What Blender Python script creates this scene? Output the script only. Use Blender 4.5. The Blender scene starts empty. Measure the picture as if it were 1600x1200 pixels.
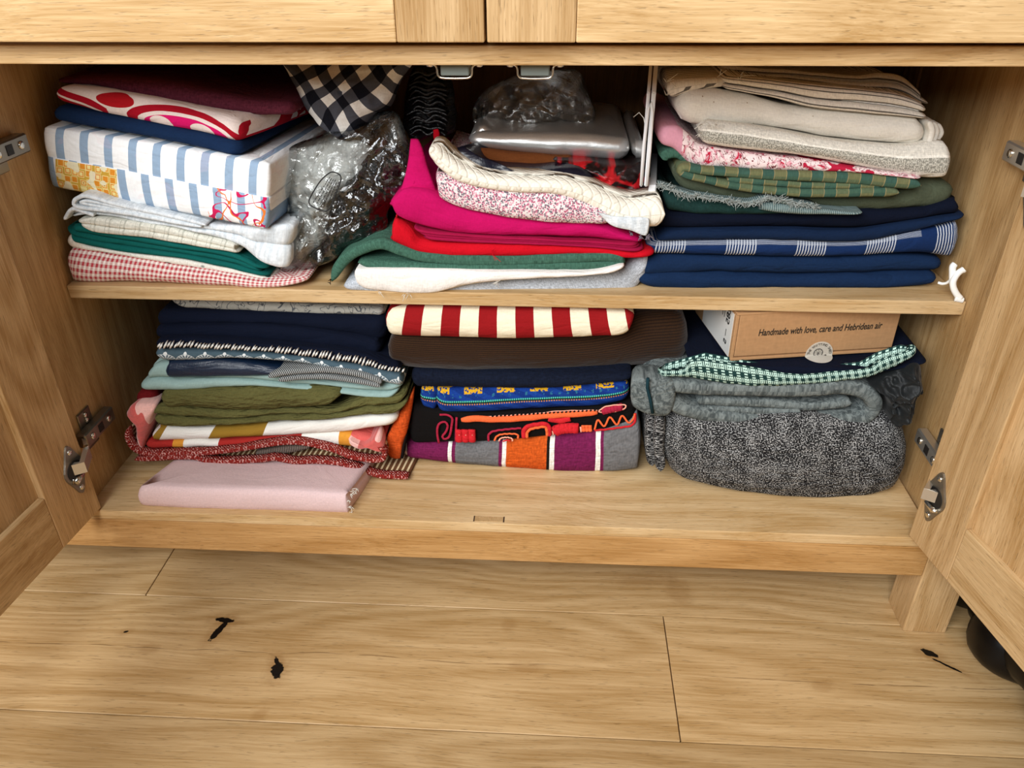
import bpy, bmesh, math, random
from mathutils import Vector, Matrix, noise

# ------------------------------------------------------------ camera, light
scene = bpy.context.scene
col = scene.collection
FPX = 1225.8
CAM = Vector((0.5584, -0.7102, 0.6163))
YAW, PITCH, ROLL = -0.0622, 0.5367, -0.0075
def cam_axes():
    cy, sy, cp, sp = math.cos(YAW), math.sin(YAW), math.cos(PITCH), math.sin(PITCH)
    F = Vector((sy*cp, cy*cp, -sp)); R = Vector((cy, -sy, 0)); U = R.cross(F)
    c, s = math.cos(ROLL), math.sin(ROLL)
    return F, R*c+U*s, U*c-R*s
AF, AR, AU = cam_axes()
cd = bpy.data.cameras.new('camera'); cam = bpy.data.objects.new('camera', cd); col.objects.link(cam)
cd.sensor_fit = 'HORIZONTAL'; cd.sensor_width = 36.0; cd.lens = FPX/1600*36; cd.clip_start = .01
m = Matrix((AR, AU, -AF)).transposed().to_4x4(); m.translation = CAM
cam.matrix_world = m
scene.camera = cam
w = bpy.data.worlds.new('world'); scene.world = w; w.use_nodes = True
w.node_tree.nodes['Background'].inputs[0].default_value = (.97, .99, 1.0, 1)
w.node_tree.nodes['Background'].inputs[1].default_value = .05
def area(name, loc, target, sx, sy, power, color):
    d = bpy.data.lights.new(name, 'AREA'); d.shape = 'RECTANGLE'; d.size = sx; d.size_y = sy
    d.energy = power; d.color = color
    o = bpy.data.objects.new(name, d); col.objects.link(o); o.location = loc
    o.rotation_euler = (Vector(target)-Vector(loc)).to_track_quat('-Z', 'Y').to_euler()
area('window_light', (-.42, -1.95, 1.66), (.6, .1, .2), 1.8, 1.3, 82, (.97, .99, 1.0))
area('ceiling_light', (.5, -.95, 2.35), (.55, -.2, 0), 1.0, 1.0, 7, (1.0, .98, .95))
vs = scene.view_settings
vs.view_transform = 'Standard'; vs.look = 'None'; vs.gamma = 1; vs.use_curve_mapping = False
vs.exposure = .3

# ------------------------------------------------------------ pixel -> place
# crops studied in the photograph: origin and scale
K = {0: (0, 0, 1), 1: (40, 90, 3.2432), 2: (420, 90, 3.078), 3: (500, 90, 2.857), 4: (990, 90, 2.857),
     5: (160, 460, 3.2), 6: (580, 460, 3.3333), 7: (970, 460, 3.019), 8: (60, 200, 3.902), 9: (670, 590, 4.706),
     10: (230, 520, 3.81), 11: (180, 600, 3.333), 12: (1450, 400, 12), 13: (430, 180, 4.616)}
def pix(p, k): a = K[k]; return (a[0]+p[0]/a[2], a[1]+p[1]/a[2])
def ray(p): return AF+AR*((p[0]-800)/FPX)+AU*((600-p[1])/FPX)
def at(p, y, kz=0, z0=0):            # point on the upright (or leaning) plane y + kz*(z-z0)
    d = ray(p); t = (y+kz*(CAM.z-z0)-CAM.y)/(d.y-kz*d.z); return CAM+d*t
def atz(p, z): d = ray(p); return CAM+d*((z-CAM.z)/d.z)
XL, XR = -.006, 1.003
def cl(v): v.x = min(max(v.x, XL+.004), XR-.004); return v

# ------------------------------------------------------------ node language
NT = None
class S:
    def __init__(s, o): s.o = o
    def __add__(s, b): return mt('ADD', s, b)
    __radd__ = __add__
    def __mul__(s, b): return mt('MULTIPLY', s, b)
    __rmul__ = __mul__
    def __sub__(s, b): return mt('SUBTRACT', s, b)
    def __rsub__(s, b): return mt('SUBTRACT', b, s)
    def __truediv__(s, b): return mt('DIVIDE', s, b)
    def __lt__(s, b): return mt('LESS_THAN', s, b)
    def __gt__(s, b): return mt('GREATER_THAN', s, b)
def plug(inp, v):
    if isinstance(v, S): NT.links.new(v.o, inp)
    elif v is not None:
        if isinstance(v, (tuple, list)) and len(v) == 3 and len(inp.default_value) == 4: v = tuple(v)+(1,)
        inp.default_value = v
def mt(op, a, b=None):
    n = NT.nodes.new('ShaderNodeMath'); n.operation = op; plug(n.inputs[0], a)
    if b is not None: plug(n.inputs[1], b)
    return S(n.outputs[0])
def frac(a): return mt('FRACT', a)
def sin(a): return mt('SINE', a)
def ab(a): return mt('ABSOLUTE', a)
def flr(a): return mt('FLOOR', a)
def mx(a, b): return mt('MAXIMUM', a, b)
def mn(a, b): return mt('MINIMUM', a, b)
def sq(a): return mt('POWER', a, 2.0)
def sst(a, lo, hi):
    n = NT.nodes.new('ShaderNodeMapRange'); n.interpolation_type = 'SMOOTHSTEP'
    plug(n.inputs[0], a); n.inputs[1].default_value = lo; n.inputs[2].default_value = hi
    return S(n.outputs[0])
def vec(x, y, z=0.0):
    n = NT.nodes.new('ShaderNodeCombineXYZ')
    for i, v in enumerate((x, y, z)): plug(n.inputs[i], v)
    return S(n.outputs[0])
def noi(v, scale=1.0, detail=2.0, rough=.5, dist=0.0):
    n = NT.nodes.new('ShaderNodeTexNoise'); plug(n.inputs['Vector'], v)
    n.inputs['Scale'].default_value = scale; n.inputs['Detail'].default_value = detail
    n.inputs['Roughness'].default_value = rough; n.inputs['Distortion'].default_value = dist
    return S(n.outputs[0])
def vor(v, scale=1.0, feat='F1', out=0, rnd=1.0, dm='EUCLIDEAN'):
    n = NT.nodes.new('ShaderNodeTexVoronoi'); n.feature = feat; n.distance = dm; plug(n.inputs['Vector'], v)
    n.inputs['Scale'].default_value = scale; n.inputs['Randomness'].default_value = rnd
    return S(n.outputs[out])
def mixc(f, a, b, mode='MIX'):
    n = NT.nodes.new('ShaderNodeMix'); n.data_type = 'RGBA'; n.blend_type = mode
    plug(n.inputs[0], f); plug(n.inputs[6], a); plug(n.inputs[7], b); return S(n.outputs[2])
def L(h):
    h = h.lstrip('#'); r = []
    for i in (0, 2, 4):
        c = int(h[i:i+2], 16)/255; r.append(c/12.92 if c <= .04045 else ((c+.055)/1.055)**2.4)
    return tuple(r)
def gray(v): return vec(v, v, v)
def sepa(o):
    n = NT.nodes.new('ShaderNodeSeparateXYZ'); plug(n.inputs[0], o); return [S(x) for x in n.outputs]
def newmat(name):
    global NT
    mm = bpy.data.materials.new(name); mm.use_nodes = True; NT = mm.node_tree
    return mm, NT.nodes['Principled BSDF']
def bump(bs, h, strength, dist=.001):
    n = NT.nodes.new('ShaderNodeBump'); n.inputs['Strength'].default_value = strength
    n.inputs['Distance'].default_value = dist; plug(n.inputs['Height'], h)
    NT.links.new(n.outputs[0], bs.inputs['Normal'])
def fab(name, c, rough=.92, ws=700, var=.22, bmp=.5, metal=0, spec=.15, sheen=0, big=.12, wh=None, crease=.65):
    """woven cloth; c is a colour or f(u, v, nu, nv) giving one (u, v in metres)"""
    mm, bs = newmat(name)
    n = NT.nodes.new('ShaderNodeUVMap'); n.uv_map = 'UVMap'; u, v, _ = sepa(S(n.outputs[0]))
    n = NT.nodes.new('ShaderNodeUVMap'); n.uv_map = 'norm'; nu, nv, _ = sepa(S(n.outputs[0]))
    cc = c(u, v, nu, nv) if callable(c) else c
    th = noi(vec(u*ws, v*ws*.35), 1, 1)*.5+noi(vec(u*ws*.35, v*ws, 7.0), 1, 1)*.5
    bg = noi(vec(u, v), 14, 3)
    f = (th-.5)*(2*var*2)+(bg-.5)*(2*big)+1.0
    plug(bs.inputs['Base Color'], mixc(1.0, cc, gray(f), 'MULTIPLY'))
    bs.inputs['Roughness'].default_value = rough; bs.inputs['Metallic'].default_value = metal
    bs.inputs['Specular IOR Level'].default_value = spec
    bs.inputs['Sheen Weight'].default_value = sheen
    cr = mn(ab(noi(vec(u*16, v*44, 2.0), 1, 2, .5, .7)-.5)*9.0, 1.0)
    h = th*.35+bg*1.4+cr*.8*crease
    if wh: h = h+wh(u, v, nu, nv)
    bump(bs, h, bmp, .0022)
    return mm
def plain(name, c, rough=.5, metal=0.0, spec=.5, trans=0):
    mm, bs = newmat(name); bs.inputs['Base Color'].default_value = tuple(c)+(1,)
    bs.inputs['Roughness'].default_value = rough; bs.inputs['Metallic'].default_value = metal
    bs.inputs['Specular IOR Level'].default_value = spec; bs.inputs['Transmission Weight'].default_value = trans
    return mm
def wood(name, axis, light, dark, rough=.5, knots=False, str_=1.0, fine=1.0):
    mm, bs = newmat(name)
    tc = NT.nodes.new('ShaderNodeTexCoord'); x, y, z = sepa(S(tc.outputs['Object']))
    oi = NT.nodes.new('ShaderNodeObjectInfo'); r = S(oi.outputs['Random'])
    a, b, c = {'x': (x, y, z), 'y': (y, x, z), 'z': (z, x, y)}[axis]
    bend = (noi(vec(a*2.2, b*5.0, c*5.0+r*31.0), 1, 2)-.5)*.05
    bb = b+bend; cc = c+bend*.6
    g1 = noi(vec(a*2.6, bb*32, cc*32+r*17.0), 1, 3, .55)
    g2 = noi(vec(a*11, bb*520*fine, cc*520*fine+r*9.0), 1, 3, .7)
    g3 = noi(vec(a*60, bb*1000*fine, cc*1000*fine+r*5.0), 1, 2, .5)
    ring = sin((noi(vec(a*1.1, bb*7, cc*7+r*23.0), 1, 1)*90.0))*.5+.5
    pores = sst(g3, .60, .74)
    f = mn(mx((g1-.5)*.95+.5+(g2-.5)*1.7+(ring-.5)*.36, 0.0), 1.0)
    co = mixc(f, light, dark)
    co = mixc(pores*(.5*str_), co, tuple(v*.35 for v in dark))
    co = mixc(1.0, co, gray((r-.5)*.24+1.0), 'MULTIPLY')
    if knots:
        blk = None
        for (kx, ky, sx, sy, ang, dark_k) in knots:
            dx = x-kx; dy = y-ky; ca, sa = math.cos(ang), math.sin(ang)
            nz = noi(vec(x*160, y*160, kx*9), 1, 3)-.5
            e = mt('SQRT', sq((dx*ca+dy*sa)/sx)+sq((dy*ca-dx*sa)/sy))+nz*1.1
            halo = mt('SQRT', sq((dx*ca+dy*sa)/(sx*1.7+.005))+sq((dy*ca-dx*sa)/(sy*1.7+.003)))+nz*.8
            co = mixc((1.0-sst(halo, .4, 1.3))*.30, co, L('#8a602e'))
            if dark_k is False: continue
            k1 = 1.0-sst(e, .85, 1.0)
            blk = k1 if blk is None else mx(blk, k1)
        # two long fine cracks
        for (y0, x0, x1, amp) in ((-.075, -.25, .62, .012), (-.082, .72, 1.2, .008)):
            d = ab(y-y0-(noi(vec(x*5.0, y0), 1, 3)-.5)*2.0*amp)
            ck = (1.0-sst(d, .0002, .0009))*sst(x, x0, x0+.08)*(1.0-sst(x, x1-.1, x1))*sst(noi(vec(x*24, 3.0), 1, 2), .38, .55)
            co = mixc(ck*.6, co, L('#4d3115'))
        co = mixc(blk, co, L('#0c0a08'))
    plug(bs.inputs['Base Color'], co)
    bs.inputs['Roughness'].default_value = rough; bs.inputs['Specular IOR Level'].default_value = .3
    bump(bs, g2*.5+g1*.3-pores*.8, .35, .0008)
    return mm

# ------------------------------------------------------------ object helpers
def link(name, me, mat=None, parent=None):
    o = bpy.data.objects.new(name, me); col.objects.link(o)
    if mat: me.materials.append(mat)
    if parent: o.parent = parent
    return o
def tag(o, label, cat, group=None, kind=None):
    o['label'] = label; o['category'] = cat
    if group: o['group'] = group
    if kind: o['kind'] = kind
    return o
def empty(name, loc=(0, 0, 0)):
    o = bpy.data.objects.new(name, None); col.objects.link(o); o.location = loc; o.empty_display_size = .02
    return o
def bm_box(bm, lo, hi, bev=.0, seg=2):
    v = [bm.verts.new((x, y, z)) for x in (lo[0], hi[0]) for y in (lo[1], hi[1]) for z in (lo[2], hi[2])]
    fs = [bm.faces.new([v[i] for i in q]) for q in ((0, 1, 3, 2), (4, 6, 7, 5), (0, 4, 5, 1), (2, 3, 7, 6), (0, 2, 6, 4), (1, 5, 7, 3))]
    if bev:
        es = list({e for f in fs for e in f.edges})
        bmesh.ops.bevel(bm, geom=es, offset=bev, segments=seg, affect='EDGES', profile=.5)
def bm_done(bm, name, mat, parent=None, smooth=False, loc=None):
    bmesh.ops.recalc_face_normals(bm, faces=bm.faces[:])
    me = bpy.data.meshes.new(name); bm.to_mesh(me); bm.free()
    if smooth:
        for p in me.polygons: p.use_smooth = True
    o = link(name, me, mat, parent)
    if loc: o.location = loc
    return o
def box(name, lo, hi, mat, parent=None, bev=.0008):
    bm = bmesh.new(); bm_box(bm, lo, hi, bev); return bm_done(bm, name, mat, parent)
def bm_tube(bm, pts, r, sides=6, flat=1.0):
    """tube along pts; r number or list"""
    pts = [Vector(p) for p in pts]; n = len(pts); prev = None; rings = []
    for i, p in enumerate(pts):
        t = (pts[min(i+1, n-1)]-pts[max(i-1, 0)]).normalized()
        a = Vector((0, 1, 0)) if abs(t.y) < .9 else Vector((1, 0, 0))
        b1 = t.cross(a).normalized(); b2 = b1.cross(t)
        rr = r[i] if isinstance(r, (list, tuple)) else r
        rings.append([bm.verts.new(p+(b1*math.cos(q)+b2*math.sin(q)*flat)*rr) for q in [2*math.pi*k/sides for k in range(sides)]])
    for i in range(n-1):
        for k in range(sides):
            bm.faces.new((rings[i][k], rings[i][(k+1) % sides], rings[i+1][(k+1) % sides], rings[i+1][k]))
    bm.faces.new(rings[0][::-1]); bm.faces.new(rings[-1])
def tube(name, pts, r, mat, parent=None, sides=8, flat=1.0):
    bm = bmesh.new(); bm_tube(bm, pts, r, sides, flat); return bm_done(bm, name, mat, parent, True)
def bm_cyl(bm, p0, p1, r, sides=16): bm_tube(bm, [p0, p1], r, sides)
def spline(pts, n):
    """Catmull-Rom through pts, n samples evenly by chord length"""
    P = [Vector(p) for p in pts]
    if len(P) == 1: return [P[0]]*n
    d = [0]
    for i in range(1, len(P)): d.append(d[-1]+max((P[i]-P[i-1]).length, 1e-6))
    out = []; j = 0
    for i in range(n):
        s = d[-1]*i/(n-1)
        while j < len(P)-2 and s > d[j+1]: j += 1
        t = (s-d[j])/(d[j+1]-d[j])
        a, b = P[j], P[j+1]
        ma = (P[j+1]-P[j-1])/(d[j+1]-d[j-1])*(d[j+1]-d[j]) if j > 0 else b-a
        mb = (P[j+2]-P[j])/(d[j+2]-d[j])*(d[j+1]-d[j]) if j+2 < len(P) else b-a
        t2, t3 = t*t, t*t*t
        out.append(a*(2*t3-3*t2+1)+ma*(t3-2*t2+t)+b*(3*t2-2*t3)+mb*(t3-t2))
    return out
def lerp(a, b, t): return a+(b-a)*t
def mesh_uv(name, verts, faces, uv, uvn, mat, parent=None):
    me = bpy.data.meshes.new(name); me.from_pydata([tuple(v) for v in verts], [], faces); me.update()
    l1 = me.uv_layers.new(name='UVMap'); l2 = me.uv_layers.new(name='norm')
    idx = [0]*len(me.loops); me.loops.foreach_get('vertex_index', idx)
    f1, f2 = [], []
    for i in idx: f1.extend(uv[i]); f2.extend(uvn[i])
    l1.data.foreach_set('uv', f1); l2.data.foreach_set('uv', f2)
    me.polygons.foreach_set('use_smooth', [True]*len(me.polygons))
    return link(name, me, mat, parent)
SEED = [0]
def cloth(name, mat, k, top, bot, y=.1, D=.24, n=1, r=None, wr=.0022, rc=.012, sh=0.0, sl=0.0, jit=.003, grv=1.0, parent=None, label=None, cat='fabric', group=None, fw=1.0, back=0.0, sag=.004, eds=None):
    """folded cloth: front band between two traced edges, n folded layers, going D back into the cupboard"""
    SEED[0] += 1; rnd = random.Random(SEED[0]); off = Vector((SEED[0]*3.7, SEED[0]*1.3, 0))
    NF = 96
    T2 = spline([Vector((*pix(p, k), 0)) for p in top], NF); B2 = spline([Vector((*pix(p, k), 0)) for p in bot], NF)
    ys = y if isinstance(y, (list, tuple)) else (y, y)
    Yv = [v.x for v in spline([Vector((q, i*.0001, 0)) for i, q in enumerate(ys)], NF)] if len(ys) > 2 else [lerp(ys[0], ys[1], i/(NF-1)) for i in range(NF)]
    T = [cl(at((T2[i].x, T2[i].y), Yv[i])) for i in range(NF)]; B = [cl(at((B2[i].x, B2[i].y), Yv[i])) for i in range(NF)]
    Wm = sum((T[i+1]-T[i]).length for i in range(NF-1))
    H = sum(max(T[i].z-B[i].z, .001) for i in range(NF))/NF
    rr = r if r is not None else min(H/n*.5, .012)
    rc = max(rc, rr+.002)
    # plan outline (a, b, inward normal, arc length)
    out = []
    for i in range(5): b = D-rc-(D-2*rc)*i/5; out.append((0, b, 1, 0))
    for i in range(6): q = math.pi*.5*i/6; out.append((rc-rc*math.cos(q), rc-rc*math.sin(q), math.cos(q), math.sin(q)))
    for i in range(NF): out.append((rc+(Wm-2*rc)*i/(NF-1), 0, 0, 1))
    for i in range(6): q = math.pi*.5*(i+1)/6; out.append((Wm-rc+rc*math.sin(q), rc-rc*math.cos(q), -math.sin(q), math.cos(q)))
    for i in range(5): b = rc+(D-2*rc)*(i+1)/5; out.append((Wm, b, -1, 0))
    for i in range(12): out.append((Wm-rc-(Wm-2*rc)*i/11, D, 0, -1))
    arc = [0]
    for i in range(1, len(out)): arc.append(arc[-1]+math.hypot(out[i][0]-out[i-1][0], out[i][1]-out[i-1][1]))
    a0 = arc[11]-rc
    lv = [(0, rr+D*.5*q, -q) for q in (.999, .5, .15)]
    edges = [0]+[(i+1)/n+(rnd.uniform(-.12, .12)/n if i < n-1 else 0) for i in range(n)]
    edges = eds or edges
    lj = [(rnd.uniform(-jit, jit), rnd.uniform(-jit*2, jit*2)) for _ in range(n)]
    PH = 7
    for li in range(n):
        for j in range(PH):
            q = -math.pi/2+math.pi*j/(PH-1)
            fy = (1-math.cos(q))*rr*(grv if not ((li == 0 and j < PH/2) or (li == n-1 and j > PH/2)) else 1)
            lv.append((edges[li]+(edges[li+1]-edges[li])*(.5+.5*math.sin(q)), fy, li))
    lv += [(1, rr+D*.5*q, -q) for q in (.15, .5, .999)]
    verts, uv, uvn = [], [], []
    vv = -rr-D*.5; pw, pi = 0, lv[0][1]
    for (wv, ins, li) in lv:
        vv += math.hypot((wv-pw)*H, (ins-pi) if (wv in (0, 1)) else (ins-pi)*.6); pw, pi = wv, ins
        for oi, (a, b, na, nb) in enumerate(out):
            cq = -li if li < 0 else 0; i_ = rr if cq else ins
            aj = a+na*min(i_, Wm*.49); bj = b+nb*min(i_, D*.5)
            if cq: md = min(Wm, D)*.5; aj = lerp(aj, min(max(aj, md), Wm-md), cq); bj = lerp(bj, D*.5, cq)
            aj = min(max(aj, 0), Wm)
            u = aj/Wm; fi = u*(NF-1); i0 = min(int(fi), NF-2); ft = fi-i0
            tz = T[i0].lerp(T[i0+1], ft); bz = B[i0].lerp(B[i0+1], ft)
            wj = wv
            if 0 < wv < 1 and n > 1:
                wj = wv+.10/n*noise.noise(Vector((u*Wm*14, li*5.1, 0))+off)*math.sin(math.pi*wv)*(0 if eds else 2)
            p = bz.lerp(tz, wj)
            if cq: p.z += (-sag if wv else .003)*min(1, cq*2.5)*min(1, max(tz.z-bz.z, 0)/.012)
            yy = lerp(Yv[i0], Yv[i0+1], ft)+bj
            p.y = yy+lj[max(li, 0)][0]*(1 if nb > 0 and li >= 0 else 0); p.x += sh*bj+lj[max(li, 0)][1]*abs(na)*(1 if 0 < wv < 1 else 0)
            p.z += sl*bj-back*max(0, bj/D-.5)
            q = Vector((p.x*9*fw, p.y*14, p.z*34))+off
            nz = noise.noise_vector(q); n2 = noise.noise_vector(Vector((p.x*42*fw, p.y*40, p.z*90))+off)
            am = 1.0
            p += Vector((nz.x*.4, nz.y, nz.z*.55))*wr*am+Vector((n2.x*.4, n2.y, n2.z*.5))*wr*.55
            p.x = min(max(p.x, XL+.0015), XR-.0015)
            verts.append(p); uv.append((arc[oi]-a0, vv)); uvn.append((u, wv))
    N = len(out); faces = []
    for l in range(len(lv)-1):
        for i in range(N):
            j = (i+1) % N
            faces.append((l*N+i, l*N+j, (l+1)*N+j, (l+1)*N+i))
    o = mesh_uv(name, verts, faces, uv, uvn, mat, parent)
    if label: tag(o, label, cat, group)
    return o
def sheet(name, mat, k, path, y=.1, D=.2, th=.006, wr=.0015, sh=0.0, parent=None, label=None, cat='fabric', N=140, edge=.5, kz=0, z0=0, ysh=0.0):
    """one thickness of cloth whose front edge follows a traced path (folds, loops, rolls)"""
    SEED[0] += 1; off = Vector((SEED[0]*3.7, SEED[0]*1.3, 0))
    P2 = spline([Vector((*pix(p, k), 0)) for p in path], N)
    ths = [v.x for v in spline([Vector((q, i*.001, 0)) for i, q in enumerate(th)], N)] if isinstance(th, (list, tuple)) else [th]*N
    P = [cl(at((p.x, p.y), y+ysh*i/(N-1), kz, z0)) for i, p in enumerate(P2)]
    nor = []
    for i in range(N):
        t = P[min(i+1, N-1)]-P[max(i-1, 0)]; nn = Vector((-t.z, 0, t.x))
        nor.append(nn.normalized() if nn.length > 1e-9 else Vector((0, 0, 1)))
    arc = [0]
    for i in range(1, N): arc.append(arc[-1]+(P[i]-P[i-1]).length)
    lv = [(0, .02), (.03, .45), (.15, .75), (.32, .92), (.55, 1)]
    dl = [(q*max(ths)*edge*1.6, s) for q, s in lv]+[(D*.3, 1), (D*.6, 1), (D*.98, 1), (D, .2)]
    verts, uv, uvn, faces = [], [], [], []
    M = 2*N
    for (b, s) in dl:
        for side in (1, -1):
            rng = range(N) if side == 1 else range(N-1, -1, -1)
            for i in rng:
                e = min(i, N-1-i)/6.0; es = math.sqrt(max(0.02, 1-(1-min(e, 1))**2))
                p = P[i]+nor[i]*(side*.5*ths[i]*s*es); p.y += b; p.x += sh*b
                q = Vector((p.x*12, b*14, p.z*30))+off; nz = noise.noise_vector(q)
                n2 = noise.noise_vector(Vector((p.x*60, b*40, p.z*60))+off)
                p += Vector((nz.x*.4, nz.y, nz.z*.6))*wr+Vector((n2.x*.3, n2.y, n2.z*.4))*wr*.5
                p.x = min(max(p.x, XL+.0015), XR-.0015)
                verts.append(p); uv.append((arc[i], b+(side-1)*ths[i]*.5)); uvn.append((i/(N-1), .5+.5*side*s))
    for l in range(len(dl)-1):
        for i in range(M):
            j = (i+1) % M; faces.append((l*M+i, l*M+j, (l+1)*M+j, (l+1)*M+i))
    for i in range(N-1): faces.append((i, M-1-i, M-2-i, i+1))
    o = mesh_uv(name, verts, faces, uv, uvn, mat, parent)
    if label: tag(o, label, cat)
    return o
def pillow(name, mat, k, outl, y=.1, kz=0.0, z0=.3, fb=.02, bb=.03, amp=.004, fr=30, ridge=0.0, parent=None, label=None, cat='fabric', NA=96, NR=20, group=None, shp=.5):
    """bunched soft thing: traced outline on a leaning plane, swollen to front and back, crumpled"""
    SEED[0] += 1; off = Vector((SEED[0]*3.7, SEED[0]*1.3, 0))
    o2 = [Vector((*pix(p, k), 0)) for p in outl]; o2.append(o2[0])
    P = [cl(at((p.x, p.y), y, kz, z0)) for p in spline(o2, NA+1)[:-1]]
    c = sum(P, Vector())/NA
    verts, uv, uvn = [], [], []
    levels = [(i/NR, -1) for i in range(1, NR)]+[(1, 0)]+[(i/8, 1) for i in range(7, 0, -1)]
    verts.append(c+Vector((0, -fb, 0))); uv.append((c.x, c.z)); uvn.append((.5, .5))
    for s, side in levels:
        for i in range(NA):
            p = c.lerp(P[i], s); h = (1-s*s)**shp
            p.y += -fb*h if side < 0 else bb*h if side > 0 else 0
            q = Vector((p.x, p.y*.6, p.z))*fr+off
            nz = noise.noise_vector(q)
            rg = (abs(noise.noise(q*1.3))+.5*abs(noise.noise(q*2.9))-.3)*ridge
            f = 1 if s < 1 else .35
            p += Vector((nz.x*.5, nz.y, nz.z*.5))*amp*f; p.y += rg*f*(1 if side <= 0 else 0)
            p.x = min(max(p.x, XL+.0015), XR-.0015)
            verts.append(p); uv.append((p.x, p.z)); uvn.append((s, i/NA))
    verts.append(c+Vector((0, bb, 0))); uv.append((c.x, c.z)); uvn.append((.5, .5))
    faces = [(0, 1+(i+1) % NA, 1+i) for i in range(NA)]
    for l in range(len(levels)-1):
        b = 1+l*NA
        for i in range(NA):
            j = (i+1) % NA; faces.append((b+i, b+j, b+NA+j, b+NA+i))
    b = 1+(len(levels)-1)*NA; e = len(verts)-1
    faces += [(e, b+i, b+(i+1) % NA) for i in range(NA)]
    o = mesh_uv(name, verts, faces, uv, uvn, mat, parent)
    if label: tag(o, label, cat, group)
    return o
def threads(name, mat, k, spots, y, ln, r, parent, seed=1, up=0.0, spread=.8, n=3):
    """loose threads: one joined part"""
    rnd = random.Random(seed); bm = bmesh.new()
    for p in spots:
        for _ in range(n):
            a = at(pix((p[0]+rnd.uniform(-6, 6), p[1]+rnd.uniform(-3, 3)), k), y)
            d = Vector((rnd.uniform(-spread, spread), rnd.uniform(-.8, -.1), rnd.uniform(-.7, .5)+up)).normalized()
            l = ln*rnd.uniform(.4, 1); e = Vector((rnd.uniform(-1, 1), 0, rnd.uniform(-1, .4)))*l*.35
            bm_tube(bm, [a, a+d*l*.5+e*.4, a+d*l+e], [r, r, r*.6], 4)
    return bm_done(bm, name, mat, parent, True)
def text(body, size, mw, mat, parent, name='lettering', off=.0, shear=0.0, align='LEFT', sx=1.0, fit=None):
    cu = bpy.data.curves.new(name, 'FONT'); cu.body = body; cu.size = size; cu.offset = off; cu.shear = shear; cu.align_x = align
    cu.extrude = .0001
    t = bpy.data.objects.new(name+'_tmp', cu); col.objects.link(t)
    dg = bpy.context.evaluated_depsgraph_get(); me = bpy.data.meshes.new_from_object(t.evaluated_get(dg))
    bpy.data.objects.remove(t); bpy.data.curves.remove(cu)
    if fit: sx = fit/max(v.co.x for v in me.vertices)
    me.transform(mw @ Matrix.Diagonal((sx, 1, 1, 1))); me.materials.clear()
    return link(name, me, mat, parent)

# ------------------------------------------------------------ floor and wall
ZF = -.1523
OAKL, OAKD = L('#dcb57e'), L('#b98a4f')
def fw(px, py): q = atz((px, py), ZF); return q.x, q.y
KN = [(*fw(352, 969), .014, .0042, -.1, True), (*fw(341, 986), .0048, .0185, -.35, True), (*fw(433, 1047), .0075, .0125, .3, True), (*fw(433, 1036), .0028, .010, .5, True),
      (*fw(1453, 1021), .010, .005, -.5, True), (*fw(1480, 1040), .02, .0018, -.62, True), (*fw(197, 987), .0035, .002, .4, True), (*fw(231, 1014), .006, .003, 0, False),
      (*fw(822, 1042), .010, .004, 0, False), (*fw(795, 977), .004, .004, .8, False), (*fw(1285, 1072), .006, .004, .3, False), (*fw(405, 1117), .004, .003, 1, False),
      (*fw(1010, 905), .024, .006, .1, False), (*fw(1060, 925), .008, .014, .2, False)]
m_floor = wood('floor_oak', 'x', L('#ceae80'), L('#a68251'), .42, KN, .8, .7)
floor = empty('floor', (0, 0, ZF)); floor['kind'] = 'structure'
rows = [.010+.1785*i for i in range(-12, 5)]
joints = {12: (.025,), 11: (.705,), 10: (-.35, 1.5)}
rj = random.Random(4)
for i in range(len(rows)-1):
    js = joints.get(i, (rj.uniform(-.8, .2), rj.uniform(.9, 1.9)))
    xs = [-1.6]+list(js)+[2.7]
    for a, b in zip(xs, xs[1:]):
        bm = bmesh.new(); bm_box(bm, (a+.0006, rows[i]+.0005, ZF-.014), (b-.0006, rows[i+1]-.0005, ZF), .0006, 1)
        o = bm_done(bm, 'plank', m_floor, floor); o.location = (0, 0, -ZF)
m_sub = plain('subfloor', L('#3a2a1a'), .9)
o = box('subfloor', (-1.6, -2.2, ZF-.03), (2.7, .75, ZF-.0135), m_sub, floor, 0); o.location = (0, 0, -ZF)
m_wall = plain('wall_paint', L('#d9d4ca'), .9, spec=.2)
o = box('wall_back', (-1.6, .45, ZF), (2.7, .55, 2.4), m_wall, None, 0); o['kind'] = 'structure'

# ------------------------------------------------------------ cupboard
wx = wood('oak_lengthwise', 'x', L('#ddbd8e'), L('#ad8754'), .45)
wz = wood('oak_upright', 'z', L('#d4b284'), L('#a47d4b'), .45)
wsh = wood('oak_boards', 'x', L('#dfc194'), L('#b8925e'), .5)
wrl = wood('oak_rail', 'x', L('#d5a870'), L('#a97a42'), .45)
wdk = wood('oak_inside', 'z', L('#ccaa7a'), L('#a17b4a'), .6)
wbk = wood('oak_back', 'z', L('#7d5a35'), L('#5c3f22'), .7)
cab = empty('cupboard', (.5, .2, ZF)); tag(cab, 'light oak cupboard with two open doors, shelf full of folded fabrics', 'cupboard')
def cpart(name, lo, hi, mat, bev=.0012):
    o = box(name, lo, hi, mat, cab, bev); o.location = (-.5, -.2, -ZF); return o
cpart('base_board', (-.508, .0, -.0135), (1.0, .4, 0), wsh)
cpart('front_rail', (-.508, .0, -.0585), (1.0, .022, -.0138), wrl)
cpart('side_panel', (XR, .03, -.0583), (XR+.018, .4, .508), wdk, .0005)
cpart('divider_panel', (XL-.022, .0, 0), (XL, .4, .508), wdk, .0005)
cpart('back_panel', (-.51, .4, -.0583), (1.05, .408, .96), wbk, 0)
cpart('shelf', (XL+.0005, .093, .239), (XR-.0005, .392, .255), wsh)
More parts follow.
